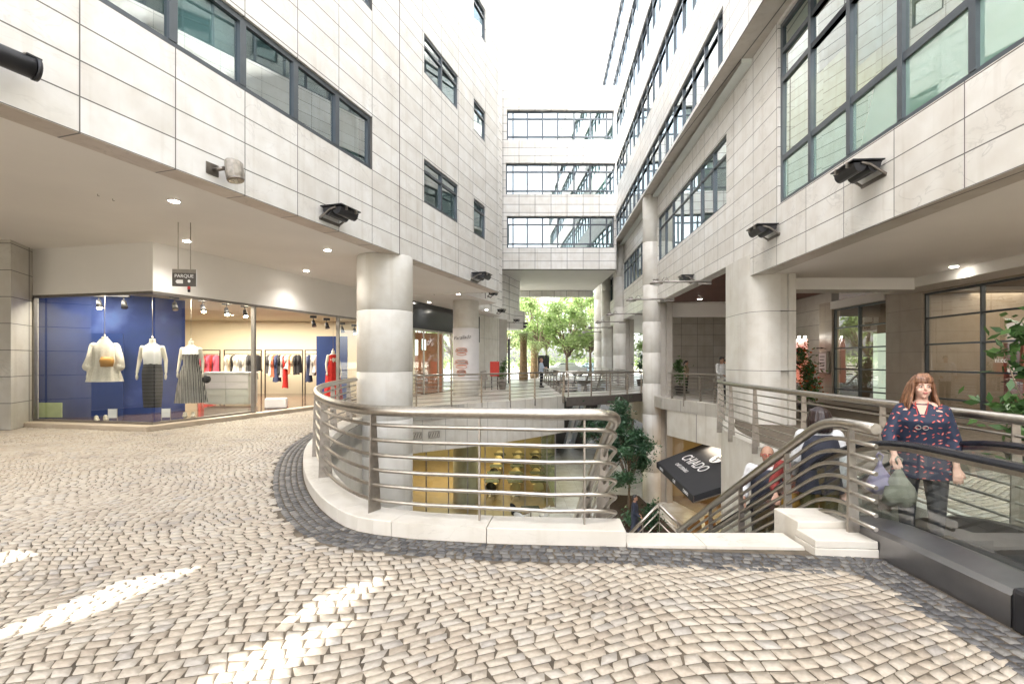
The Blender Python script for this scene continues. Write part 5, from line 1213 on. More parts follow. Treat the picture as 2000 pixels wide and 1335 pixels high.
# woman on the escalator
t, h, P = person('auburn haired woman in a dark lip print blouse holding bags on the near escalator', (3.84,4.80,-0.17), R(-38), 1.63, 'skinpale', 'hair_auburn', 'long', 'lipcloth', 'trouser', headrz=R(20), sleeve=0.9, girth=1.22, longtop=0.72, female=True, fine=0.009,
    arms={'L':[(.165,0,1.355),(.255,.01,1.09),(.275,-.07,.85)], 'R':[(-.165,0,1.355),(-.275,-.10,1.11),(-.22,-.34,.95)]},
    legs={'L':[(.10,0,.90),(.115,-.02,.49),(.115,.02,.09)], 'R':[(-.10,0,.90),(-.115,-.03,.50),(-.115,.0,.09)]})
nk = MB().tube([P((-.05,-.05,1.45)),P((-.035,-.135,1.36)),P((0,-.175,1.22)),P((.035,-.135,1.36)),P((.05,-.05,1.45))], .0035, 5)
obj('neck_cord', nk, 'redplastic', t)
o_ = MB()
for q_ in (-1,1): o_.tube([P((q_*.028+.022*math.cos(a),-.186,1.215+.018*math.sin(a))) for a in [math.pi*2*i/12 for i in range(13)]], .003, 5, False)
obj('hanging_glasses', o_, 'steel', t)
obj('neckline', MB().add([P((-.042,-.118,1.425)),P((.042,-.118,1.425)),P((.004,-.160,1.29))], [(0,1,2)]).add([P((-.042,-.100,1.425)),P((.042,-.100,1.425)),P((.004,-.140,1.29))], [(0,1,2)]), 'skinpale', t)
for q_ in (-1,1): obj('earring', MB().ell(h(q_*.082,.0,-.045),(.006,.006,.010),8,6), 'steel', t)
w1 = bpy.context.evaluated_depsgraph_get(); 
hw = V((3.84,4.80,-.17))+Matrix.Rotation(R(-38),3,'Z')@P((-.20,-.42,.86))
def bagmesh(s, seed):
    m = MB(); rg = random.Random(seed); n = 22; pr = [(0.02,0),(0.03,-.05),(.07,-.12),(.12,-.20),(.15,-.29),(.13,-.36),(.06,-.40)]
    for r_, z in pr:
        for k in range(n):
            a = 2*math.pi*k/n; w_ = 1+.13*math.sin(a*5+seed+z*20)+.08*math.sin(a*9-z*30); m.v.append((r_*s*w_*math.cos(a), r_*s*.7*w_*math.sin(a), z*s*(1+.05*math.sin(a*2+seed))))
    for i in range(len(pr)-1):
        for k in range(n): m.f.append((i*n+k,i*n+(k+1)%n,(i+1)*n+(k+1)%n,(i+1)*n+k)); m.sm.append(True)
    m.f.append(tuple(range(n))); m.f.append(tuple(range((len(pr)-1)*n,len(pr)*n))); m.sm += [False,False]
    m.tube([(0.0,0,-.02),(-.03,.0,.05),(-.01,0,.075),(.03,0,.05),(.01,0,-.02)], .008, 6); return m
tag(obj('carrier_bag', bagmesh(.92,3), 'bagolive', None, (hw.x+.02,hw.y-.02,hw.z+.02)), 'crumpled grey-green bag hanging from the auburn haired woman\'s hand', 'bag')
tag(obj('carrier_bag', bagmesh(.72,8), 'baglilac', None, (hw.x-.10,hw.y+.05,hw.z+.04)), 'small lilac plastic bag beside the grey-green bag', 'bag')
# woman seen from behind going down
t, h, P = person('woman with a dark brown bob and white sleeves seen from behind on the escalator', (3.36,5.60,-0.63), R(172), 1.72, 'skinpale', 'hair_brown', 'bob', 'shirtwhite', 'olivec', sleeve=1.0, female=True, girth=1.12, vest='vest', longtop=.8,
    arms={'L':[(.19,0,1.40),(.25,-.02,1.14),(.20,-.18,.95)], 'R':[(-.19,0,1.40),(-.25,.04,1.12),(-.26,.0,.86)]})
obj('collar', MB().lathe([(.065*1.0,1.46),(.075,1.50),(.06,1.53)], (0,.01), 16), 'white', t)
t2 = thing('shoulder_bag', 'mustard shoulder bag carried by the woman with the bob', 'bag', (3.13,5.72,0.02), 0.3)
obj('bag', MB().ell((0,0,0),(.14,.08,.11)), 'mustardc', t2); obj('strap', MB().tube([(-.1,0,.08),(.0,-.02,.45),(.12,0,.66)], .008, 6).tube([(.1,0,.08),(.12,0,.66)], .006, 6), 'rackmetal', t2)
# two men coming up
person('bald man with red framed glasses in a white shirt standing on the escalator', (3.44,6.9,-1.32), R(-25), 1.77, 'skintan', 'hair_black', 'cropped', 'shirtwhite', 'trouser', sleeve=.9, glasses=True, girth=1.1, vest='vest',
    arms={'L':[(.19,0,1.40),(.25,-.05,1.14),(.16,-.26,1.02)], 'R':[(-.19,0,1.40),(-.27,-.02,1.15),(-.28,-.20,1.02)]})
person('man in a red top and dark blue sleeves half hidden by the stair railing', (3.56,6.4,-1.09), R(-15), 1.68, 'skin', 'hair_ginger', 'short', 'redc', 'shirtblue', sleeve=.9, glasses=True, vest=None,
    arms={'L':[(.19,0,1.40),(.25,.0,1.14),(.2,-.18,1.0)], 'R':[(-.19,0,1.40),(-.28,-.06,1.18),(-.30,-.28,1.08)]})
# others
person('man in a pale shirt and dark trousers standing on the far left walkway', (1.80,31.5,0), R(75), 1.76, 'skin', 'hair_ginger', 'short', 'lightblue', 'trouser', sleeve=.6, fine=.016,
    arms={'L':[(.19,0,1.40),(.24,-.08,1.15),(.08,-.26,1.17)], 'R':[(-.19,0,1.40),(-.24,-.06,1.14),(-.05,-.27,1.15)]})
person('dark haired man in a white shirt leaning on the gallery railing', (7.98,19.5,0), R(20), 1.75, 'skintan', 'hair_black', 'short', 'shirtwhite', 'trouser', sleeve=1.0, fine=.014, nod=R(8),
    arms={'L':[(.19,0,1.40),(.25,-.08,1.15),(.2,-.28,1.05)], 'R':[(-.19,0,1.40),(-.26,-.08,1.16),(-.22,-.3,1.06)]})
person('dark haired woman in a beige top beside the potted palm of the gallery', (8.85,26,0), R(60), 1.62, 'skin', 'hair_black', 'tied', 'cloth_beige', 'trouser', sleeve=.3, fine=.016, female=True)
person('person in a dark top partly hidden behind the man in white shirt', (8.9,21.3,0), R(30), 1.66, 'skin', 'hair_brown', 'short', 'cloth_charcoal', 'trouser', fine=.016)
person('man in dark blue jacket walking through the sunken court looking down', (4.48,18.7,-5.0), R(68), 1.72, 'skintan', 'hair_black', 'short', 'navysuit', 'navysuit', fine=.012, nod=R(-12),
    arms={'L':[(.19,0,1.40),(.24,.06,1.14),(.24,-.12,.98)], 'R':[(-.19,0,1.40),(-.24,-.02,1.13),(-.2,-.22,1.0)]},
    legs={'L':[(.09,0,.90),(.10,-.14,.52),(.10,-.20,.09)], 'R':[(-.09,0,.90),(-.10,.06,.50),(-.10,.26,.13)]})
# ---------------- snack bar beyond the clothes shop ----------------
sb = thing('snack_bar', 'snack bar with black fascia and warm glazed front behind the round columns', 'shop', (*SP(23.3),0)); ox, oy = SP(23.3); off = (-ox,-oy,0)
M['blackgloss'] = plain('glossy black panel', (0.02,0.022,0.026), 0.15)
M['peach'] = plain('peach wall', (0.62,0.33,0.22), 0.6, var=0.15, scale=1.2)
obj('fascia', seg(MB(), SP(23.25,.02), SP(28.8,.02), 3.15, 4.419, .2), 'blackgloss', sb, off)
obj('back_wall', seg(MB(), (-8.2,27.2), (-4.3,32.0), 0, 3.3, .2), 'peach', sb, off)
obj('floor', MB().prism([SP(23.3),SP(28.8),(-4.3,32),(-8.2,27.2)], -.019, 0.02), 'shopfloor', sb, off)
fr = MB()
for Y in (23.35,24.9,26.4,26.9,27.9,28.75):
    x, y = SP(Y); fr.box((x-.04,y-.04,0),(x+.04,y+.04,3.15))
seg(fr, SP(23.4), SP(28.7), 3.05, 3.148, .06); obj('frame', fr, 'steel', sb, off)
pane(SP(23.4),SP(26.4), 0.0, 3.05, 'glass', sb, off); pane(SP(26.9),SP(28.7), 0.0, 3.05, 'glass', sb, off)
cx, cy = SP(24.9,-0.9)
cc = thing('snack_counter', 'peach snack counter loaded with pastries behind the glass', 'counter', (cx,cy,0), AL)
obj('body', MB().box((-1.5,-.3,0.02),(1.6,.3,1.05)), 'peach', cc); obj('glass_case', MB().box((-1.4,-.28,1.052),(1.5,.25,1.42)), 'glass', cc)
pa = MB()
for k in range(26): pa.ell((-1.3+.108*k,random.uniform(-.15,.1),1.10+random.uniform(0,.12)),(.06,.06,.045),8,5)
M['pastry'] = plain('pastry crust', (0.45,0.22,0.07), 0.6, var=.3); o_ = obj('pastries', pa, 'pastry', cc); o_['kind'] = 'stuff'
M['screenblue'] = emis('blue screen', (0.05,0.25,0.9), 0.5); M['screenpale'] = emis('pale menu screen', (0.75,1.0,0.9), 0.6)
for dx, z, w_, h_, mt, lb in ((0.4,2.35,.5,.3,'screenblue','small blue menu screen in the snack bar'),(1.75,1.9,.28,.8,'screenpale','pale lit menu screen left of the snack bar door'),(2.5,2.2,.4,.55,'screenpale','pale lit menu screen right of the snack bar door')):
    p = SP(24.2+dx*1.0,-1.0); q = thing('menu_screen', lb, 'screen', (p[0],p[1],z), AL); obj('casing', MB().box((-w_/2-.02,0,-.02),(w_/2+.02,.05,h_+.02)), 'black', q); obj('display', MB().box((-w_/2,-.006,0),(w_/2,-.001,h_)), mt, q)
area('snack_lamp', (-5.6,27.2,3.1), 2.5, 34, (1,.72,.48))
sg = text('lettering', 'x', 0.1, 'white', None, (0,0,0), (0,0,0)); bpy.data.objects.remove(sg)
# wall pieces further along the left walkway
lw = thing('walkway_wall', 'pale wall and pillar at the end of the left walkway', 'wall', (-1.95,30.4,0))
obj('wall', seg(MB(), (-2.05,30.2), (-0.86,34.0), 0, 4.419, .3), 'fascia', lw, (1.95,-30.4,0)); obj('pillar', MB().prism([(-0.85,34.1),(-.35,34.9),(-.8,35.4),(-1.3,34.6)], 0, 4.41), 'pier', lw, (1.95,-30.4,0))
obj('dark_strip', MB().box((-2.06,30.02,2.7),(-1.9,30.15,4.2)), 'blackgloss', lw, (1.95,-30.4,0))
tag(obj('door_frame', MB().box((-.30,37,0),(-.14,37.2,3.2)), 'blackgloss'), 'narrow dark door post at the end of the left walkway', 'door post')
M['redpaint'] = plain('red paint', (0.52,0.035,0.02), 0.4)
q = thing('red_sign_box', 'red display box standing beside the potted plant on the walkway', 'display', (-0.98,29.0,0)); obj('box', MB().box((-.26,-.12,.75),(.26,.12,1.58)), 'redpaint', q, bevel=.02); obj('leg', MB().box((-.2,-.05,0),(-.14,.05,.75)), 'rackmetal', q); obj('leg', MB().box((.14,-.05,0),(.2,.05,.75)), 'rackmetal', q)
q = thing('menu_stand', 'small tilted menu stand left of the red display box', 'stand', (-1.5,28.6,0)); obj('board', MB().bar((0,0,.55),(-.12,.1,1.05),.34,.03,(0,-1,.2)), 'steeldark', q); obj('leg', MB().tube([(0,0,0),(0,0,.6)],.02,6), 'rackmetal', q)
q = thing('notice_board', 'black notice board behind the man on the far walkway', 'board', (2.75,44.5,0)); obj('board', MB().box((-.48,0,.5),(.48,.08,2.1)), 'black', q); obj('post', MB().box((-.44,.01,0),(-.38,.07,.5)), 'black', q); obj('post', MB().box((.38,.01,0),(.44,.07,.5)), 'black', q)

# ---------------- plants and trees ----------------
M['leaf'] = randmat('green leaves', [(0.018,0.05,0.015),(0.045,0.11,0.03),(0.08,0.17,0.045),(0.12,0.22,0.07)], .45, 8, 0, .5, .1, .25)
M['leafdark'] = randmat('dark glossy leaves', [(0.014,0.045,0.02),(0.03,0.085,0.04),(0.06,0.14,0.065),(0.12,0.22,0.12)], .32, 8, 0, .6, .1, .15)
M['leafsun'] = randmat('light green tree leaves', [(0.20,0.30,0.09),(0.30,0.42,0.15),(0.42,0.53,0.24),(0.55,0.62,0.38)], .5, 6, 0, .4, .1, .55)
M['flower'] = randmat('red and orange petals', [(0.30,0.01,0.03),(0.45,0.03,0.05),(0.55,0.15,0.03),(0.12,0.02,0.03)], .5, 8, 0, .4, .1, .3)
M['bark'] = plain('bark', (0.20,0.15,0.105), 0.9, var=.35, scale=12, bump=.6); M['palmbark'] = plain('palm bark', (0.25,0.17,0.09), 0.9, var=.45, scale=9, bump=.8)
M['pot'] = plain('clay pot', (0.30,0.27,0.24), 0.7, var=.2); M['potdark'] = plain('dark planter', (0.06,0.055,0.05), .5); M['soil'] = plain('soil', (0.05,0.035,0.025), .95, var=.4, scale=12, bump=.6)
def plant(label, x, y, z, clumps, n, size, mat='leaf', pot=(.26,.5), seed=1, flowers=None, cat='potted plant', potmat='potdark', name='potted_plant'):
    t = thing(name, label, cat, (x,y,z))
    if pot:
        r_, h_ = pot; obj('pot', MB().lathe([(r_*.72,0),(r_*.95,h_*.9),(r_,h_*.92),(r_,h_)], n=22), potmat, t); obj('soil', MB().lathe([(r_*.9,h_+.001),(r_*.85,h_+.01)], n=16), 'soil', t)
    z0 = pot[1] if pot else 0; rg = random.Random(seed); m = MB()
    for c_ in clumps:
        a = rg.uniform(-.1,.1); m.tube([(a*.3,a*.3,z0),(c_[0]*.4+a,c_[1]*.4,z0+(c_[2]-z0)*.5),(c_[0],c_[1],c_[2])], [.018,.013,.005], 5)
    obj('stem', m, 'bark', t); obj('foliage', leaves(clumps, n, size, seed), mat, t, fix=False)
    if flowers: obj('flowers', leaves(clumps, flowers, size*.7, seed+5, 1.6), 'flower', t, fix=False)['kind'] = 'stuff'
    return t
plant('big leafy plant at the right edge of the terrace behind the railing', 7.12,7.0,0, [(0,0,1.95,.42,.4,.22),(.1,.1,1.45,.3,.3,.2),(-.05,0,.95,.50,.45,.24),(.0,.1,.65,.3,.3,.2),(-.3,.1,1.72,.22,.22,.10),(.2,0,2.2,.3,.3,.15),(-.28,-.05,.2,.25,.25,.14)], 620, .095, pot=(.3,.35), seed=3)
plant('leafy plant with red flowers beside the rounded pier and orange poster', 8.25,14.3,0, [(0,0,1.3,.28,.25,.5),(.1,0,.8,.32,.28,.35),(-.1,.1,1.8,.18,.18,.3)], 900, .06, pot=(.25,.4), seed=4, flowers=260)
plant('small palm-like plant in the gallery left of the dark haired woman', 8.05,24.6,0, [(0,0,1.2,.28,.28,.35),(.1,0,.8,.25,.25,.3),(-.05,0,1.55,.2,.2,.2)], 380, .09, pot=(.24,.4), seed=6)
plant('thin dark potted plant beyond the tall right column', 8.4,33.5,0, [(0,0,1.3,.3,.3,.5),(.1,0,1.9,.25,.25,.3)], 260, .1, 'leafdark', pot=(.25,.4), seed=7)
plant('dark potted shrub between the far right columns', 8.6,39.5,0, [(0,0,1.1,.35,.3,.5)], 200, .1, 'leafdark', pot=(.25,.4), seed=9)
plant('potted shrub beside the red display box on the far left walkway', -0.55,29.2,0, [(0,0,1.15,.26,.26,.38),(-.1,0,.8,.25,.25,.25),(.12,0,1.5,.18,.18,.22)], 420, .075, pot=(.24,.42), seed=8, potmat='pot')
# planting bed in the court
tag(obj('planting_bed', MB().prism([(4.05,20.2),(5.2,18.9),(6.2,18.9),(6.1,24.6),(4.0,25.0)], -5.0, -4.86), 'soil'), 'dark soil bed with shrubs on the floor of the sunken court', 'planting bed')
def tree(label, x, y, z, trunk_h, clumps, n, size, mat, seed, r0=.1, name='tree', cat='tree', group=None):
    t = thing(name, label, cat, (x,y,z), 0, group); rg = random.Random(seed); m = MB()
    m.tube([(0,0,0),(rg.uniform(-.05,.05),0,trunk_h*.5),(rg.uniform(-.1,.1),0,trunk_h)], [r0,r0*.8,r0*.6], 9)
    for c_ in clumps: m.tube([(0,0,trunk_h*.75),(c_[0]*.5,c_[1]*.5,(trunk_h+c_[2])*.5),(c_[0],c_[1],c_[2])], [r0*.5,r0*.32,r0*.12], 6)
    obj('trunk', m, 'bark', t); obj('crown', leaves(clumps, n, size, seed), mat, t, fix=False); return t
def clumps(cx, cz, rx, rz, k, seed, ry=None):
    rg = random.Random(seed); o = []
    for i in range(k):
        a = rg.uniform(0,6.28); b = rg.uniform(-1,1); q = rg.uniform(.3,1)**.5; s_ = rg.uniform(.22,.42)
        o.append((cx+rx*q*math.cos(a)*math.sqrt(1-b*b*.6), (ry or rx)*q*math.sin(a), cz+rz*b*q, rx*s_, rx*s_, rx*s_*.8))
    return o
tree('slender glossy tree in the court just before the footbridge', 4.3,23.0,-5.0, 2.4, clumps(0,3.35,1.0,1.35,26,11), 11000, .07, 'leafdark', 11, .06, group='glossy trees in the court bed')
tree('glossy tree in the court nearest the tall round column', 4.98,21.8,-5.0, 1.8, clumps(0,2.6,.86,1.45,28,12), 11000, .07, 'leafdark', 12, .06, group='glossy trees in the court bed')
for i, (x, y) in enumerate(((4.6,19.9),(5.3,19.5),(5.7,21.0))):
    plant('low bushy plant in the court bed, %s from the left' % ordn[i], x,y,-4.87, [(0,0,.35,.35,.35,.28),(.15,0,.6,.2,.2,.2)], 420, .08, 'leafdark', None, 20+i, cat='shrub', name='shrub')
# trees beyond the street
tg = 'leafy trees beyond the end of the street'
def far_tree(label, x, y, h, rx, seed, n=5600, cz=None, rz=None, k=32, sz=.18):
    return tree(label, x,y,-.02, h*.35, clumps(0,cz or h*.62,rx,rz or h*.36,k,seed), n, sz, 'leafsun', seed, .16, group=tg)
for i, (x, y, h, rx) in enumerate(((2.6,52,9.2,2.6),(5.4,50,7.6,2.3),(8.3,54,9.6,2.8),(3.9,58,11,3.2),(-0.8,56,9.0,2.5),(11.5,58,10.5,3.0),(15.5,52,8.5,3.0),(14,42,7.0,2.4))):
    far_tree('light green leafy tree beyond the walkways, %s by planting order' % ordn[i] if False else ['broad light green tree straight down the street','lower light green tree right of the street centre','tall light green tree behind the far right columns','tallest light green tree at the back of the group','light green tree at the left of the far opening','light green tree seen between the right columns','light green tree behind the gallery at far right','small light green tree seen behind the right gallery'][i], x, y, h, rx, 30+i)
for i, x in enumerate((-9,-5.5)): far_tree(['bushy tree behind the left walkway wall','bushy tree beyond the left building corner'][i], x, 48+2*i, 7, 2.4, 50+i, 2200)
def palm(label, x, y, h, seed):
    t = thing('palm_tree', label, 'palm tree', (x,y,-.02)); pr = [(.36,0),(.40,.4),(.33,1.0),(.28,h*.6),(.30,h*.9),(.36,h)]
    obj('trunk', MB().lathe(pr, n=14), 'palmbark', t); rg = random.Random(seed)
    n = 26; Vx = []; F = []; rn = []
    for i in range(n):
        a = 2*math.pi*i/n+rg.uniform(-.1,.1); L_ = rg.uniform(1.5,2.2); up = rg.uniform(-.2,.9); pts = []
        for k in range(9):
            u = k/8; pts.append(Vector((math.cos(a)*L_*u, math.sin(a)*L_*u, h+up*u*1.4-1.7*u*u)))
        sd = Vector((-math.sin(a),math.cos(a),0))
        for k in range(1,9):
            p = pts[k]; d_ = (pts[k]-pts[k-1]).normalized()
            for s_ in (-1,1):
                for j in range(3):
                    b0 = p-d_*.07*j; tp = b0+sd*s_*.42*(1-.5*k/8)+d_*.22+Vector((0,0,-.14)); q = len(Vx)
                    Vx += [b0, b0+d_*.035, tp]; F.append((q,q+1,q+2)); rn.append(rg.random())
    me = bpy.data.meshes.new('fronds'); me.from_pydata([tuple(v) for v in Vx], [], F); set_rnd(me, rn)
    obj('fronds', me, 'leafsun', t, fix=False); return t
palm('stout palm tree just beyond the left walkway', 0.95, 42.5, 3.9, 2); palm('thinner palm tree behind the stout palm', 2.1, 49, 3.4, 5)
tag(obj('hedge', leaves([(x,62,1.3,1.2,.8,1.2) for x in np.arange(-16,30,1.3)], 9000, .16, 77), 'leafsun', fix=False), 'long light green hedge at the far end of the street', 'hedge')
# parked cars far away
M['carwhite'] = plain('white car paint', (0.62,0.64,0.66), .2, var=.02); M['carsilver'] = plain('silver blue car paint', (0.30,0.40,0.46), .25, .4, var=.02); M['cardark'] = plain('car window glass', (0.03,0.05,0.06), .05)
M['lampred'] = plain('red tail lamp', (0.5,0.02,0.02), .3)
def car(label, x, y, rz, mat):
    t = thing('parked_car', label, 'car', (x,y,0), rz, 'cars parked beyond the walkway')
    pr = [(-2.1,.35),(-2.12,.75),(-1.9,.92),(-1.25,1.0),(-.65,1.42),(.75,1.45),(1.4,1.05),(2.0,.92),(2.12,.6),(2.1,.35)]; m = MB(); n = len(pr)
    m.add([(a,-.82 if b < 1.1 else -.66,b) for a,b in pr]+[(a,.82 if b < 1.1 else .66,b) for a,b in pr], [(i,(i+1)%n,n+(i+1)%n,n+i) for i in range(n)]+[tuple(range(n)),tuple(range(2*n-1,n-1,-1))])
    obj('body', m, mat, t, bevel=.05)
    for s_ in (-1,1): obj('side_window', MB().add([(-1.0,s_*.80,1.03),(-.6,s_*.69,1.36),(.7,s_*.69,1.38),(1.2,s_*.80,1.06)],[(0,1,2,3)]), 'cardark', t)
    for a in (-1.3,1.3):
        for s_ in (-1,1):
            w_ = obj('wheel', MB().tube([(a,s_*.70,.32),(a,s_*.86,.32)],.32,18), 'rubber', t); obj('rim', MB().tube([(a,s_*.862,.32),(a,s_*.875,.32)],.19,14), 'steel', w_)
    for s_ in (-1,1): obj('headlight', MB().box((-2.15,s_*.45,.62),(-2.08,s_*.75,.76)), 'white', t); obj('tail_light', MB().box((2.05,s_*.5,.7),(2.14,s_*.78,.85)), 'lampred', t)
car('white car parked left of the far right columns', 5.7,55.0,R(8),'carwhite'); car('silver blue car parked behind the white car', 8.9,57,R(-5),'carsilver')

# ---------------- cafe below the far walkway ----------------
cin = [(p[0],p[1]) for p in offset([Vector((*p,0)) for p in far], 0.42)]
cin = [p for p in cin if p[0] < 1.95]
cafe = thing('lower_cafe', 'glass fronted cafe with yellow light below the far walkway', 'cafe', (-1,22,-5.0)); co = (1,-22,5.0)
gm_ = MB(); pts = cin+[(1.96,23.2)]
for i in range(len(pts)-1): gm_.quad((*pts[i],-4.95),(*pts[i+1],-4.95),(*pts[i+1],-1.0),(*pts[i],-1.0))
obj('glass_front', gm_, 'glasscafe', cafe, co, fix=False)
obj('glass_side', MB().quad((1.96,23.2,-4.95),(1.96,33.5,-4.95),(1.96,33.5,-1.0),(1.96,23.2,-1.0)), 'glasscafe', cafe, co, fix=False)
fr = MB()
for i in range(1,len(pts),2): fr.box((pts[i][0]-.02,pts[i][1]-.02,-5),(pts[i][0]+.02,pts[i][1]+.02,-1.0))
fr.box((1.93,23.17,-5),(1.99,23.23,-1)); obj('frame', fr, 'shopframe', cafe, co)
M['woodfloor'] = plain('cafe timber floor', (0.22,0.15,0.08), .3, var=.25, scale=3); M['cafewall'] = plain('ochre cafe wall', (0.34,0.27,0.14), .7, var=.15, scale=1)
obj('floor', MB().prism(cin+[(1.94,23.3),(1.94,34),(-9,34),(-9,17)], -4.999, -4.97), 'woodfloor', cafe, co)
obj('back_wall', MB().box((-9,33.8,-4.97),(1.94,34,-.91)).box((-9,17,-4.97),(-8.8,33.8,-.91)), 'cafewall', cafe, co)
obj('ceiling', MB().prism([(-3.4,18.6),(1.9,23.4),(1.9,33.7),(-8.7,33.7),(-8.7,18.6)], -1.0, -.95), 'shopceil', cafe, co)
area('cafe_lamp', (-2.6,27.5,-1.05), 5, 165, (1,.84,.58), sy=7)
M['chaircream'] = plain('cream chair shell', (0.58,0.48,0.28), .4, var=.04); M['chairwhite'] = plain('white chair shell', (0.70,0.70,0.66), .4, var=.04); M['tabletop'] = plain('dark green table top', (0.06,0.075,0.06), .25); M['rattan'] = plain('woven cane', (0.35,0.20,0.08), .7, var=.35, scale=30)
def chair(label, x, y, rz, mat, z=-4.97, group='shell chairs in the lower cafe'):
    t = thing('cafe_chair', label, 'chair', (x,y,z), rz, group); m = MB(); n = 10
    for i in range(7):
        for k in range(n+1):
            a = math.pi*(k/n)*1.0; u = i/6
            r_ = .20+.05*u; m.v.append((r_*math.cos(a)*1.05, .06+r_*math.sin(a)*(.9), .44+.40*u*(math.sin(a)**.6 if a > 0 and a < math.pi else 0)))
    for i in range(6):
        for k in range(n): m.f.append((i*(n+1)+k,i*(n+1)+k+1,(i+1)*(n+1)+k+1,(i+1)*(n+1)+k)); m.sm.append(True)
    obj('backrest', m, mat, t); obj('seat', MB().lathe([(.20,.42),(.225,.44),(.21,.455)], (0,.02), 16), mat, t)
    for sx in (-1,1):
        for sy in (-1,1): obj('leg', MB().tube([(sx*.14,.02+sy*.13,.43),(sx*.20,.02+sy*.19,0)],.011,6), 'steeldark', t)
    return t
def table(label, x, y, z=-4.97, mat='tabletop', s=.36, group='dark square cafe tables'):
    t = thing('cafe_table', label, 'table', (x,y,z), .1, group); obj('top', MB().box((-s,-s,.72),(s,s,.745)), mat, t); obj('stem', MB().tube([(0,0,.02),(0,0,.72)],.025,8), 'steeldark', t); obj('base', MB().lathe([(.2,0),(.2,.015),(.05,.03)],n=16), 'steeldark', t); return t
rows = [25.0,26.8,28.6,30.4,32.2]; colsx = [-1.0,0.15,1.25]
for i, y in enumerate(rows):
    for j, x in enumerate(colsx):
        nm = ['left','middle','right'][j]; xx = x+.06*i
        table('dark cafe table in the %s column, %s row from the glass' % (nm, ordn[i]), xx, y)
        for k, (dy, rz) in enumerate(((-.52,math.pi),(.52,0))):
            mt = 'blackgloss' if (i*3+j+k) % 4 == 0 else 'chaircream'
            chair('%s shell chair on the %s side of the %s table, %s row from the glass' % ('black' if mt == 'blackgloss' else 'cream', ['near','far'][k], nm, ordn[i]), xx, y+dy, rz+random.uniform(-.2,.2), mt)
table('dark green table on the paving outside the cafe glass', 0.75, 20.4, -5.0, group='tables outside the cafe')
for i, (x, y, rz) in enumerate(((1.25,20.6,-1.8),(.35,19.8,2.6),(.2,20.7,1.2))): chair(['white shell chair right of the outdoor cafe table','white shell chair before the outdoor cafe table','black shell chair left of the outdoor cafe table'][i], x, y, rz, 'chairwhite' if i < 2 else 'blackgloss', -5.0, 'chairs outside the cafe')
# ventilation grilles on the far fascia
for i, (px, Yg) in enumerate(((813,18.15),(848,18.65),(960,20.3),(995,20.9))):
    X = (px-1000)/1000*Yg; z = [-1.15,-1.18,-.93,-.93][i]+.0
    dirv = math.atan2(1.45,1.74)
    t = thing('vent_grille', 'small vent grille on the white court fascia, %s from the left' % ordn[i], 'vent', (X,Yg-.05,z), dirv-.08, 'vents on the court fascia')
    g_ = MB().box((-.22,-.02,0),(.22,-.005,.02)).box((-.22,-.02,.22),(.22,-.005,.24)).box((-.22,-.02,.02),(-.20,-.005,.22)).box((.20,-.02,.02),(.22,-.005,.22)); obj('frame', g_, 'graymetal', t)
    for k in range(4): obj('slat', MB().bar((-.15+.1*k-.03,-.012,.04),(-.15+.1*k+.03,-.012,.2),.02,.012,(0,1,0)), 'steeldark', t)

# ---------------- cafe with awning on the right ----------------
rc = thing('court_restaurant', 'warmly lit restaurant front under the right gallery behind the awning', 'restaurant', (8.3,18,-5)); ro = (-8.3,-18,5)
gq = MB(); RP = [(7.35,24.0),(8.45,20.2),(8.3,12.0)]
for a, b in zip(RP, RP[1:]): gq.quad((*a,-4.9),(*b,-4.9),(*b,-1.6),(*a,-1.6))
obj('glass_front', gq, 'glass', rc, ro, fix=False)
fr = MB()
for k in range(8): y = 12.2+1.14*k; fr.box((8.28,y-.03,-5),(8.36,y+.03,-1.6))
fr.box((8.28,12,-1.62),(8.4,20.3,-1.5)); obj('frame', fr, 'wood', rc, ro)
obj('back_wall', MB().box((12.0,11,-5),(12.2,25,-.91)).box((7.4,25,-5),(12,25.2,-.91)), 'cafewall', rc, ro); obj('floor', MB().prism([(8.5,12),(12,12),(12,25),(7.5,25),(8.5,20.2)], -4.999, -4.98), 'woodfloor', rc, ro)
area('restaurant_lamp', (10.2,18,-1.0), 3, 60, (1,.68,.36), sy=8); area('awning_lamp', (7.9,19.6,-1.75), .5, 9, (1,.85,.65), sy=2)
for i, (x, y, rz) in enumerate(((6.9,17.2,1.0),(7.5,16.6,2.4),(6.6,18.6,-.6),(7.4,18.9,.4))): chair('woven cane chair under the black awning, %s from the camera' % ordn[[1,0,2,3][i]], x, y, rz, 'rattan', -5.0, 'cane chairs under the awning')
M['awningcloth'] = plain('charcoal awning cloth', (0.022,0.023,0.028), .7, var=.12, scale=2, bump=.1)
aw = thing('awning', 'charcoal awning with white lettering sloping over the restaurant front', 'awning', (6.1,21.5,-2.62))
A = Vector((6.1,21.5,-2.62)); E = Vector((5.72,16.1,-2.62)); Bk = Vector((8.25,21.3,-1.72)); Dk = Vector((8.2,15.8,-1.72))
am = MB(); nn = (E-A).cross(Bk-A).normalized()*.03
am.add([A-A,E-A,Dk-A,Bk-A]+[p-A-nn for p in (A,E,Dk,Bk)], [(0,1,2,3),(7,6,5,4),(0,4,5,1),(1,5,6,2),(2,6,7,3),(3,7,4,0)]); obj('canopy', am, 'awningcloth', aw)
dn = Vector((0,0,-.24)); uu = (E-A).normalized(); out_ = Vector((uu.y,-uu.x,0))*-.02
obj('valance', MB().bar(Vector((0,0,-.12))-out_, E-A+Vector((0,0,-.12))-out_, .02, .23), 'awningcloth', aw)
sv = MB(); sv.add([E-A, Dk-A, Dk-A+Vector((0,0,-.12)), E-A+dn], [(0,1,2,3)]); obj('side_flap', sv, 'awningcloth', aw)
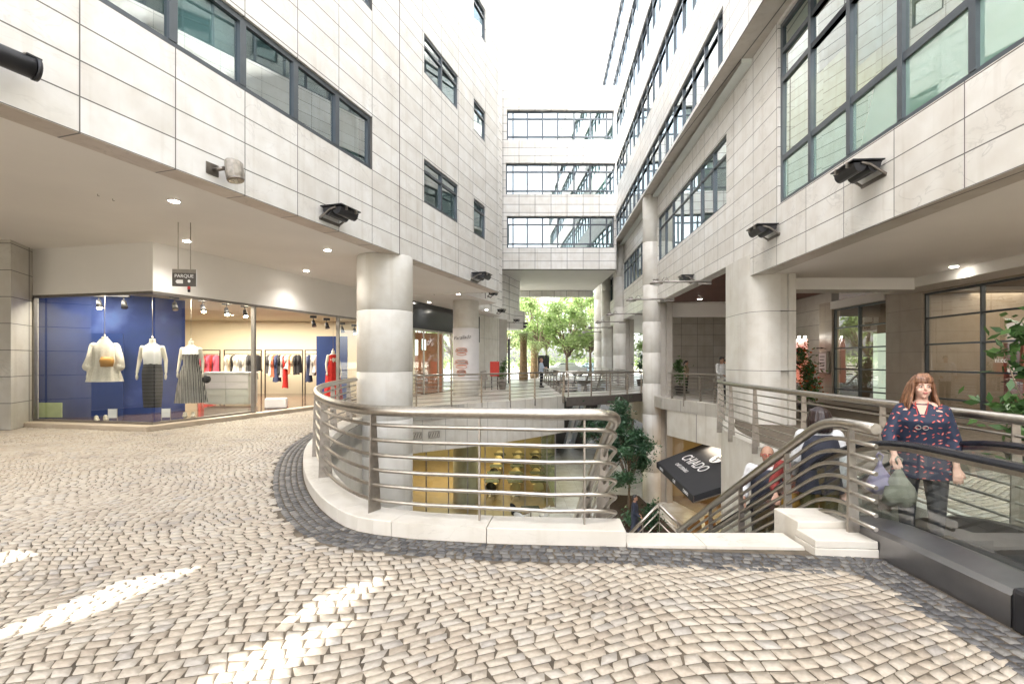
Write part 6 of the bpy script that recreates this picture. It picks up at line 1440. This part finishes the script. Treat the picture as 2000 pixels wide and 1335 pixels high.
obj('frame', MB().tube([E-A+dn*.9, Dk-A+dn*.9], .02, 6).tube([dn*.9, Bk-A+dn*.9], .02, 6), 'steeldark', aw)
vv = (Bk-A); vv = (vv-uu*vv.dot(uu)).normalized(); nn = uu.cross(vv); rot = Matrix((uu,vv,nn)).transposed().to_euler()
def on_aw(u, v): return uu*u+vv*v+nn*.008
text('lettering', 'CHIADO', .62, 'white', aw, on_aw(2.15,1.0), rot, .003, sx=1.1)
text('lettering', 'CAFÉ LITERÁRIO', .21, 'white', aw, on_aw(2.1,.50), rot, .003)
em = MB(); n = 28; c0 = on_aw(2.75,1.72)
em.add([tuple(c0+uu*.42*math.cos(2*math.pi*k/n)+vv*.30*math.sin(2*math.pi*k/n)) for k in range(n)], [tuple(range(n))]); obj('emblem', em, 'white', aw)
for a_, b_, ang in ((.2,.1,.5),(-.16,.06,2.2),(.05,-.13,-1.2),(-.02,.12,1.4)):
    c1 = c0+uu*a_+vv*b_+nn*.004; e1 = (uu*math.cos(ang)+vv*math.sin(ang)); e2 = nn.cross(e1)
    obj('emblem_petal', MB().add([tuple(c1+e1*.13*math.cos(2*math.pi*k/12)+e2*.055*math.sin(2*math.pi*k/12)) for k in range(12)], [tuple(range(12))]), 'awningcloth', aw)
vr = Matrix((uu,Vector((0,0,1)),uu.cross(Vector((0,0,1))))).transposed().to_euler(); vn = uu.cross(Vector((0,0,1)))
for k, (w_, u_) in enumerate((('CHIADO',.95),('CAFÉ',3.0),('CHIADO',4.55))): text('lettering', w_, .16, 'white', aw, uu*u_+Vector((0,0,-.12))-out_+vn*.016, vr, .003)

# ---------------- right gallery details ----------------
def gl(s, y, z): return Vector((SW,0,0))+Vector((math.cos(AR)*s-math.sin(AR)*y, math.sin(AR)*s+math.cos(AR)*y, z))
M['purple'] = plain('purple panel', (0.16,0.08,0.14), .5); M['pinkpanel'] = plain('dusty pink panel', (0.40,0.14,0.12), .5); M['minty'] = emis('mint lit shelf', (0.62,0.75,0.60), .16); M['creamlit'] = emis('cream lit panel', (0.85,0.72,0.48), .16)
cab = [('display_cabinet','tall mint lit display cabinet behind the left grid window',18.0,-1.3,.8,2.55,'minty'),('display_cabinet','tall cream panel cabinet behind the left grid window',16.9,-1.0,.5,2.55,'creamlit'),('display_cabinet','purple cabinet at the right of the left grid window',16.3,-1.2,.5,2.7,'purple'),
       ('display_cabinet','dusty pink panel behind the right grid window',13.3,-1.6,.55,2.05,'pinkpanel'),('display_cabinet','slim warm lit shelf behind the right grid window',12.6,-2.6,.3,2.7,'creamlit'),('shop_desk','cream counter in the right gallery shop',12.0,-1.5,1.5,1.1,'counter'),('shop_desk','brown timber topped table behind the right window',10.6,-1.2,1.2,1.25,'pastry')]
for nm, lb, s_, y_, w_, h_, mt in cab:
    t = thing(nm, lb, 'cabinet' if 'cab' in nm else 'counter', gl(s_,y_,0.021), AR); obj('body', MB().box((-w_/2,-.25,0),(w_/2,.25,h_)), mt, t)
    for k in range(1,4): obj('shelf', MB().box((-w_/2-.01,.251,h_*k/4),(w_/2+.01,.30,h_*k/4+.025)), 'rackmetal', t)
    obj('plinth', MB().box((-w_/2-.02,-.27,-.0),(w_/2+.02,.27,.08)), 'rackmetal', t)
area('gallery_shop_lamp', gl(16.5,-2.5,3.6), 1.5, 22, (1,.86,.66), sy=5); area('gallery_shop_lamp', gl(10.5,-2.5,3.6), 1.5, 26, (1,.82,.6), sy=7)
for i, (s_, y_) in enumerate(((14.0,-1.2),(12.2,-1.8),(11.6,-.9),(17.4,-1.5))):
    p = gl(s_,y_,3.69); t = thing('downlight', 'lit downlight inside the right gallery shops, %s from the camera' % ordn[[2,1,0,3][i]], 'ceiling light', p, 0, 'downlights in the gallery shops'); obj('ring', MB().lathe([(.10,-.012),(.105,-.001)],n=16), 'white', t); obj('bulb', MB().lathe([(.07,-.022),(.085,-.0125)],n=16), 'lamp', t)
for i, (s_, y_) in enumerate(((17.5,-2.2),(20.5,-4.0),(22.5,-1.5))):
    p = Vector(Rw(s_,y_)+(4.355,)); t = thing('downlight', 'round light fitting in the timber gallery ceiling, %s from the camera' % ordn[i], 'ceiling light', p, 0, 'fittings in the timber ceiling'); obj('ring', MB().lathe([(.12,-.05),(.13,-.001)],n=16), 'white', t); obj('bulb', MB().lathe([(.07,-.06),(.09,-.0505)],n=16), 'lamp', t)
M['exitgreen'] = emis('exit sign green', (0.05,0.35,0.15), .25)
t = thing('exit_sign', 'small green running-man exit sign inside the left gallery shop', 'sign', gl(16.55,-1.0,2.92), AR+math.pi); obj('box', MB().box((-.32,0,0),(.32,.05,.22)), 'exitgreen', t)
obj('figure', MB().box((-.05,-.006,.05),(.0,-.001,.15)).box((-.03,-.007,.155),(.01,-.001,.19)), 'white', t); obj('arrow', MB().box((-.24,-.006,.09),(-.12,-.001,.12)), 'white', t); obj('door', MB().box((.1,-.006,.03),(.22,-.001,.19)), 'white', t)
tt_ = text('lettering', 'ni:co  F', .17, 'white', Gw, (12.1,-.105,1.62), (R(90),0,R(180)), .001)
t = thing('menu_box', 'silver glazed menu box with a small lamp on the gallery pillar', 'menu box', gl(19.5,0.002,1.12), AR+math.pi)
obj('case', MB().box((-.30,-.12,0),(.30,0,.85)), 'lampgrey', t, bevel=.012); obj('sheet', MB().box((-.24,-.126,.06),(.24,-.1215,.78)), 'poster', t)
for k in range(5): obj('text_line', MB().box((-.18,-.129,.16+.12*k),(.16-.05*(k%2),-.1265,.19+.12*k)), 'ink', t)
obj('lamp_arm', MB().tube([(0,0,.95),(0,-.22,1.0)],.012,6).box((-.16,-.26,.95),(.16,-.2,1.0)), 'black', t)
M['orangep'] = emis('orange poster', (0.75,0.10,0.02), .10); M['facep'] = plain('poster skin tone', (0.55,0.28,0.18), .5)
t = thing('backlit_poster', 'orange backlit poster with a dark haired face behind the red flowers', 'poster', (11.7,20.6,.75)); obj('panel', MB().box((-.8,0,0),(.2,.08,1.75)), 'orangep', t)
def disc(cx, cz, rx, rz, y, n=20): return MB().add([(cx+rx*math.cos(2*math.pi*k/n), y, cz+rz*math.sin(2*math.pi*k/n)) for k in range(n)], [tuple(range(n))])
obj('printed_hair', disc(-.15,1.05,.24,.36,-.004), 'hair_brown', t); obj('printed_face', disc(-.14,1.0,.14,.21,-.008), 'facep', t); obj('shine', disc(.12,.62,.06,.08,-.004), 'white', t)
for k in range(4): q = obj('poster_lamp', MB().box((-.65+.22*k,-.12,1.80),(-.60+.22*k,-.04,1.84)), 'lamp', t)
cv = area('office_lamp', (*Rw(8.6,-2.2), 8.9), 1.0, 30, (1,.66,.30), sy=4.5)
# buildings and planting outside the frame, behind the camera, for reflections
b_ = thing('rear_building', 'pale unseen building added behind the camera for window reflections', 'building', (0,-30,0)); wall('wall', b_, -26, 26, 0, 17, [(-24+4*k,-22+4*k,1+4*j,3.2+4*j) for k in range(12) for j in range(4)], 'plaster', .4, -1).location = (0,0,0)
b_.rotation_euler = (0,0,math.pi)
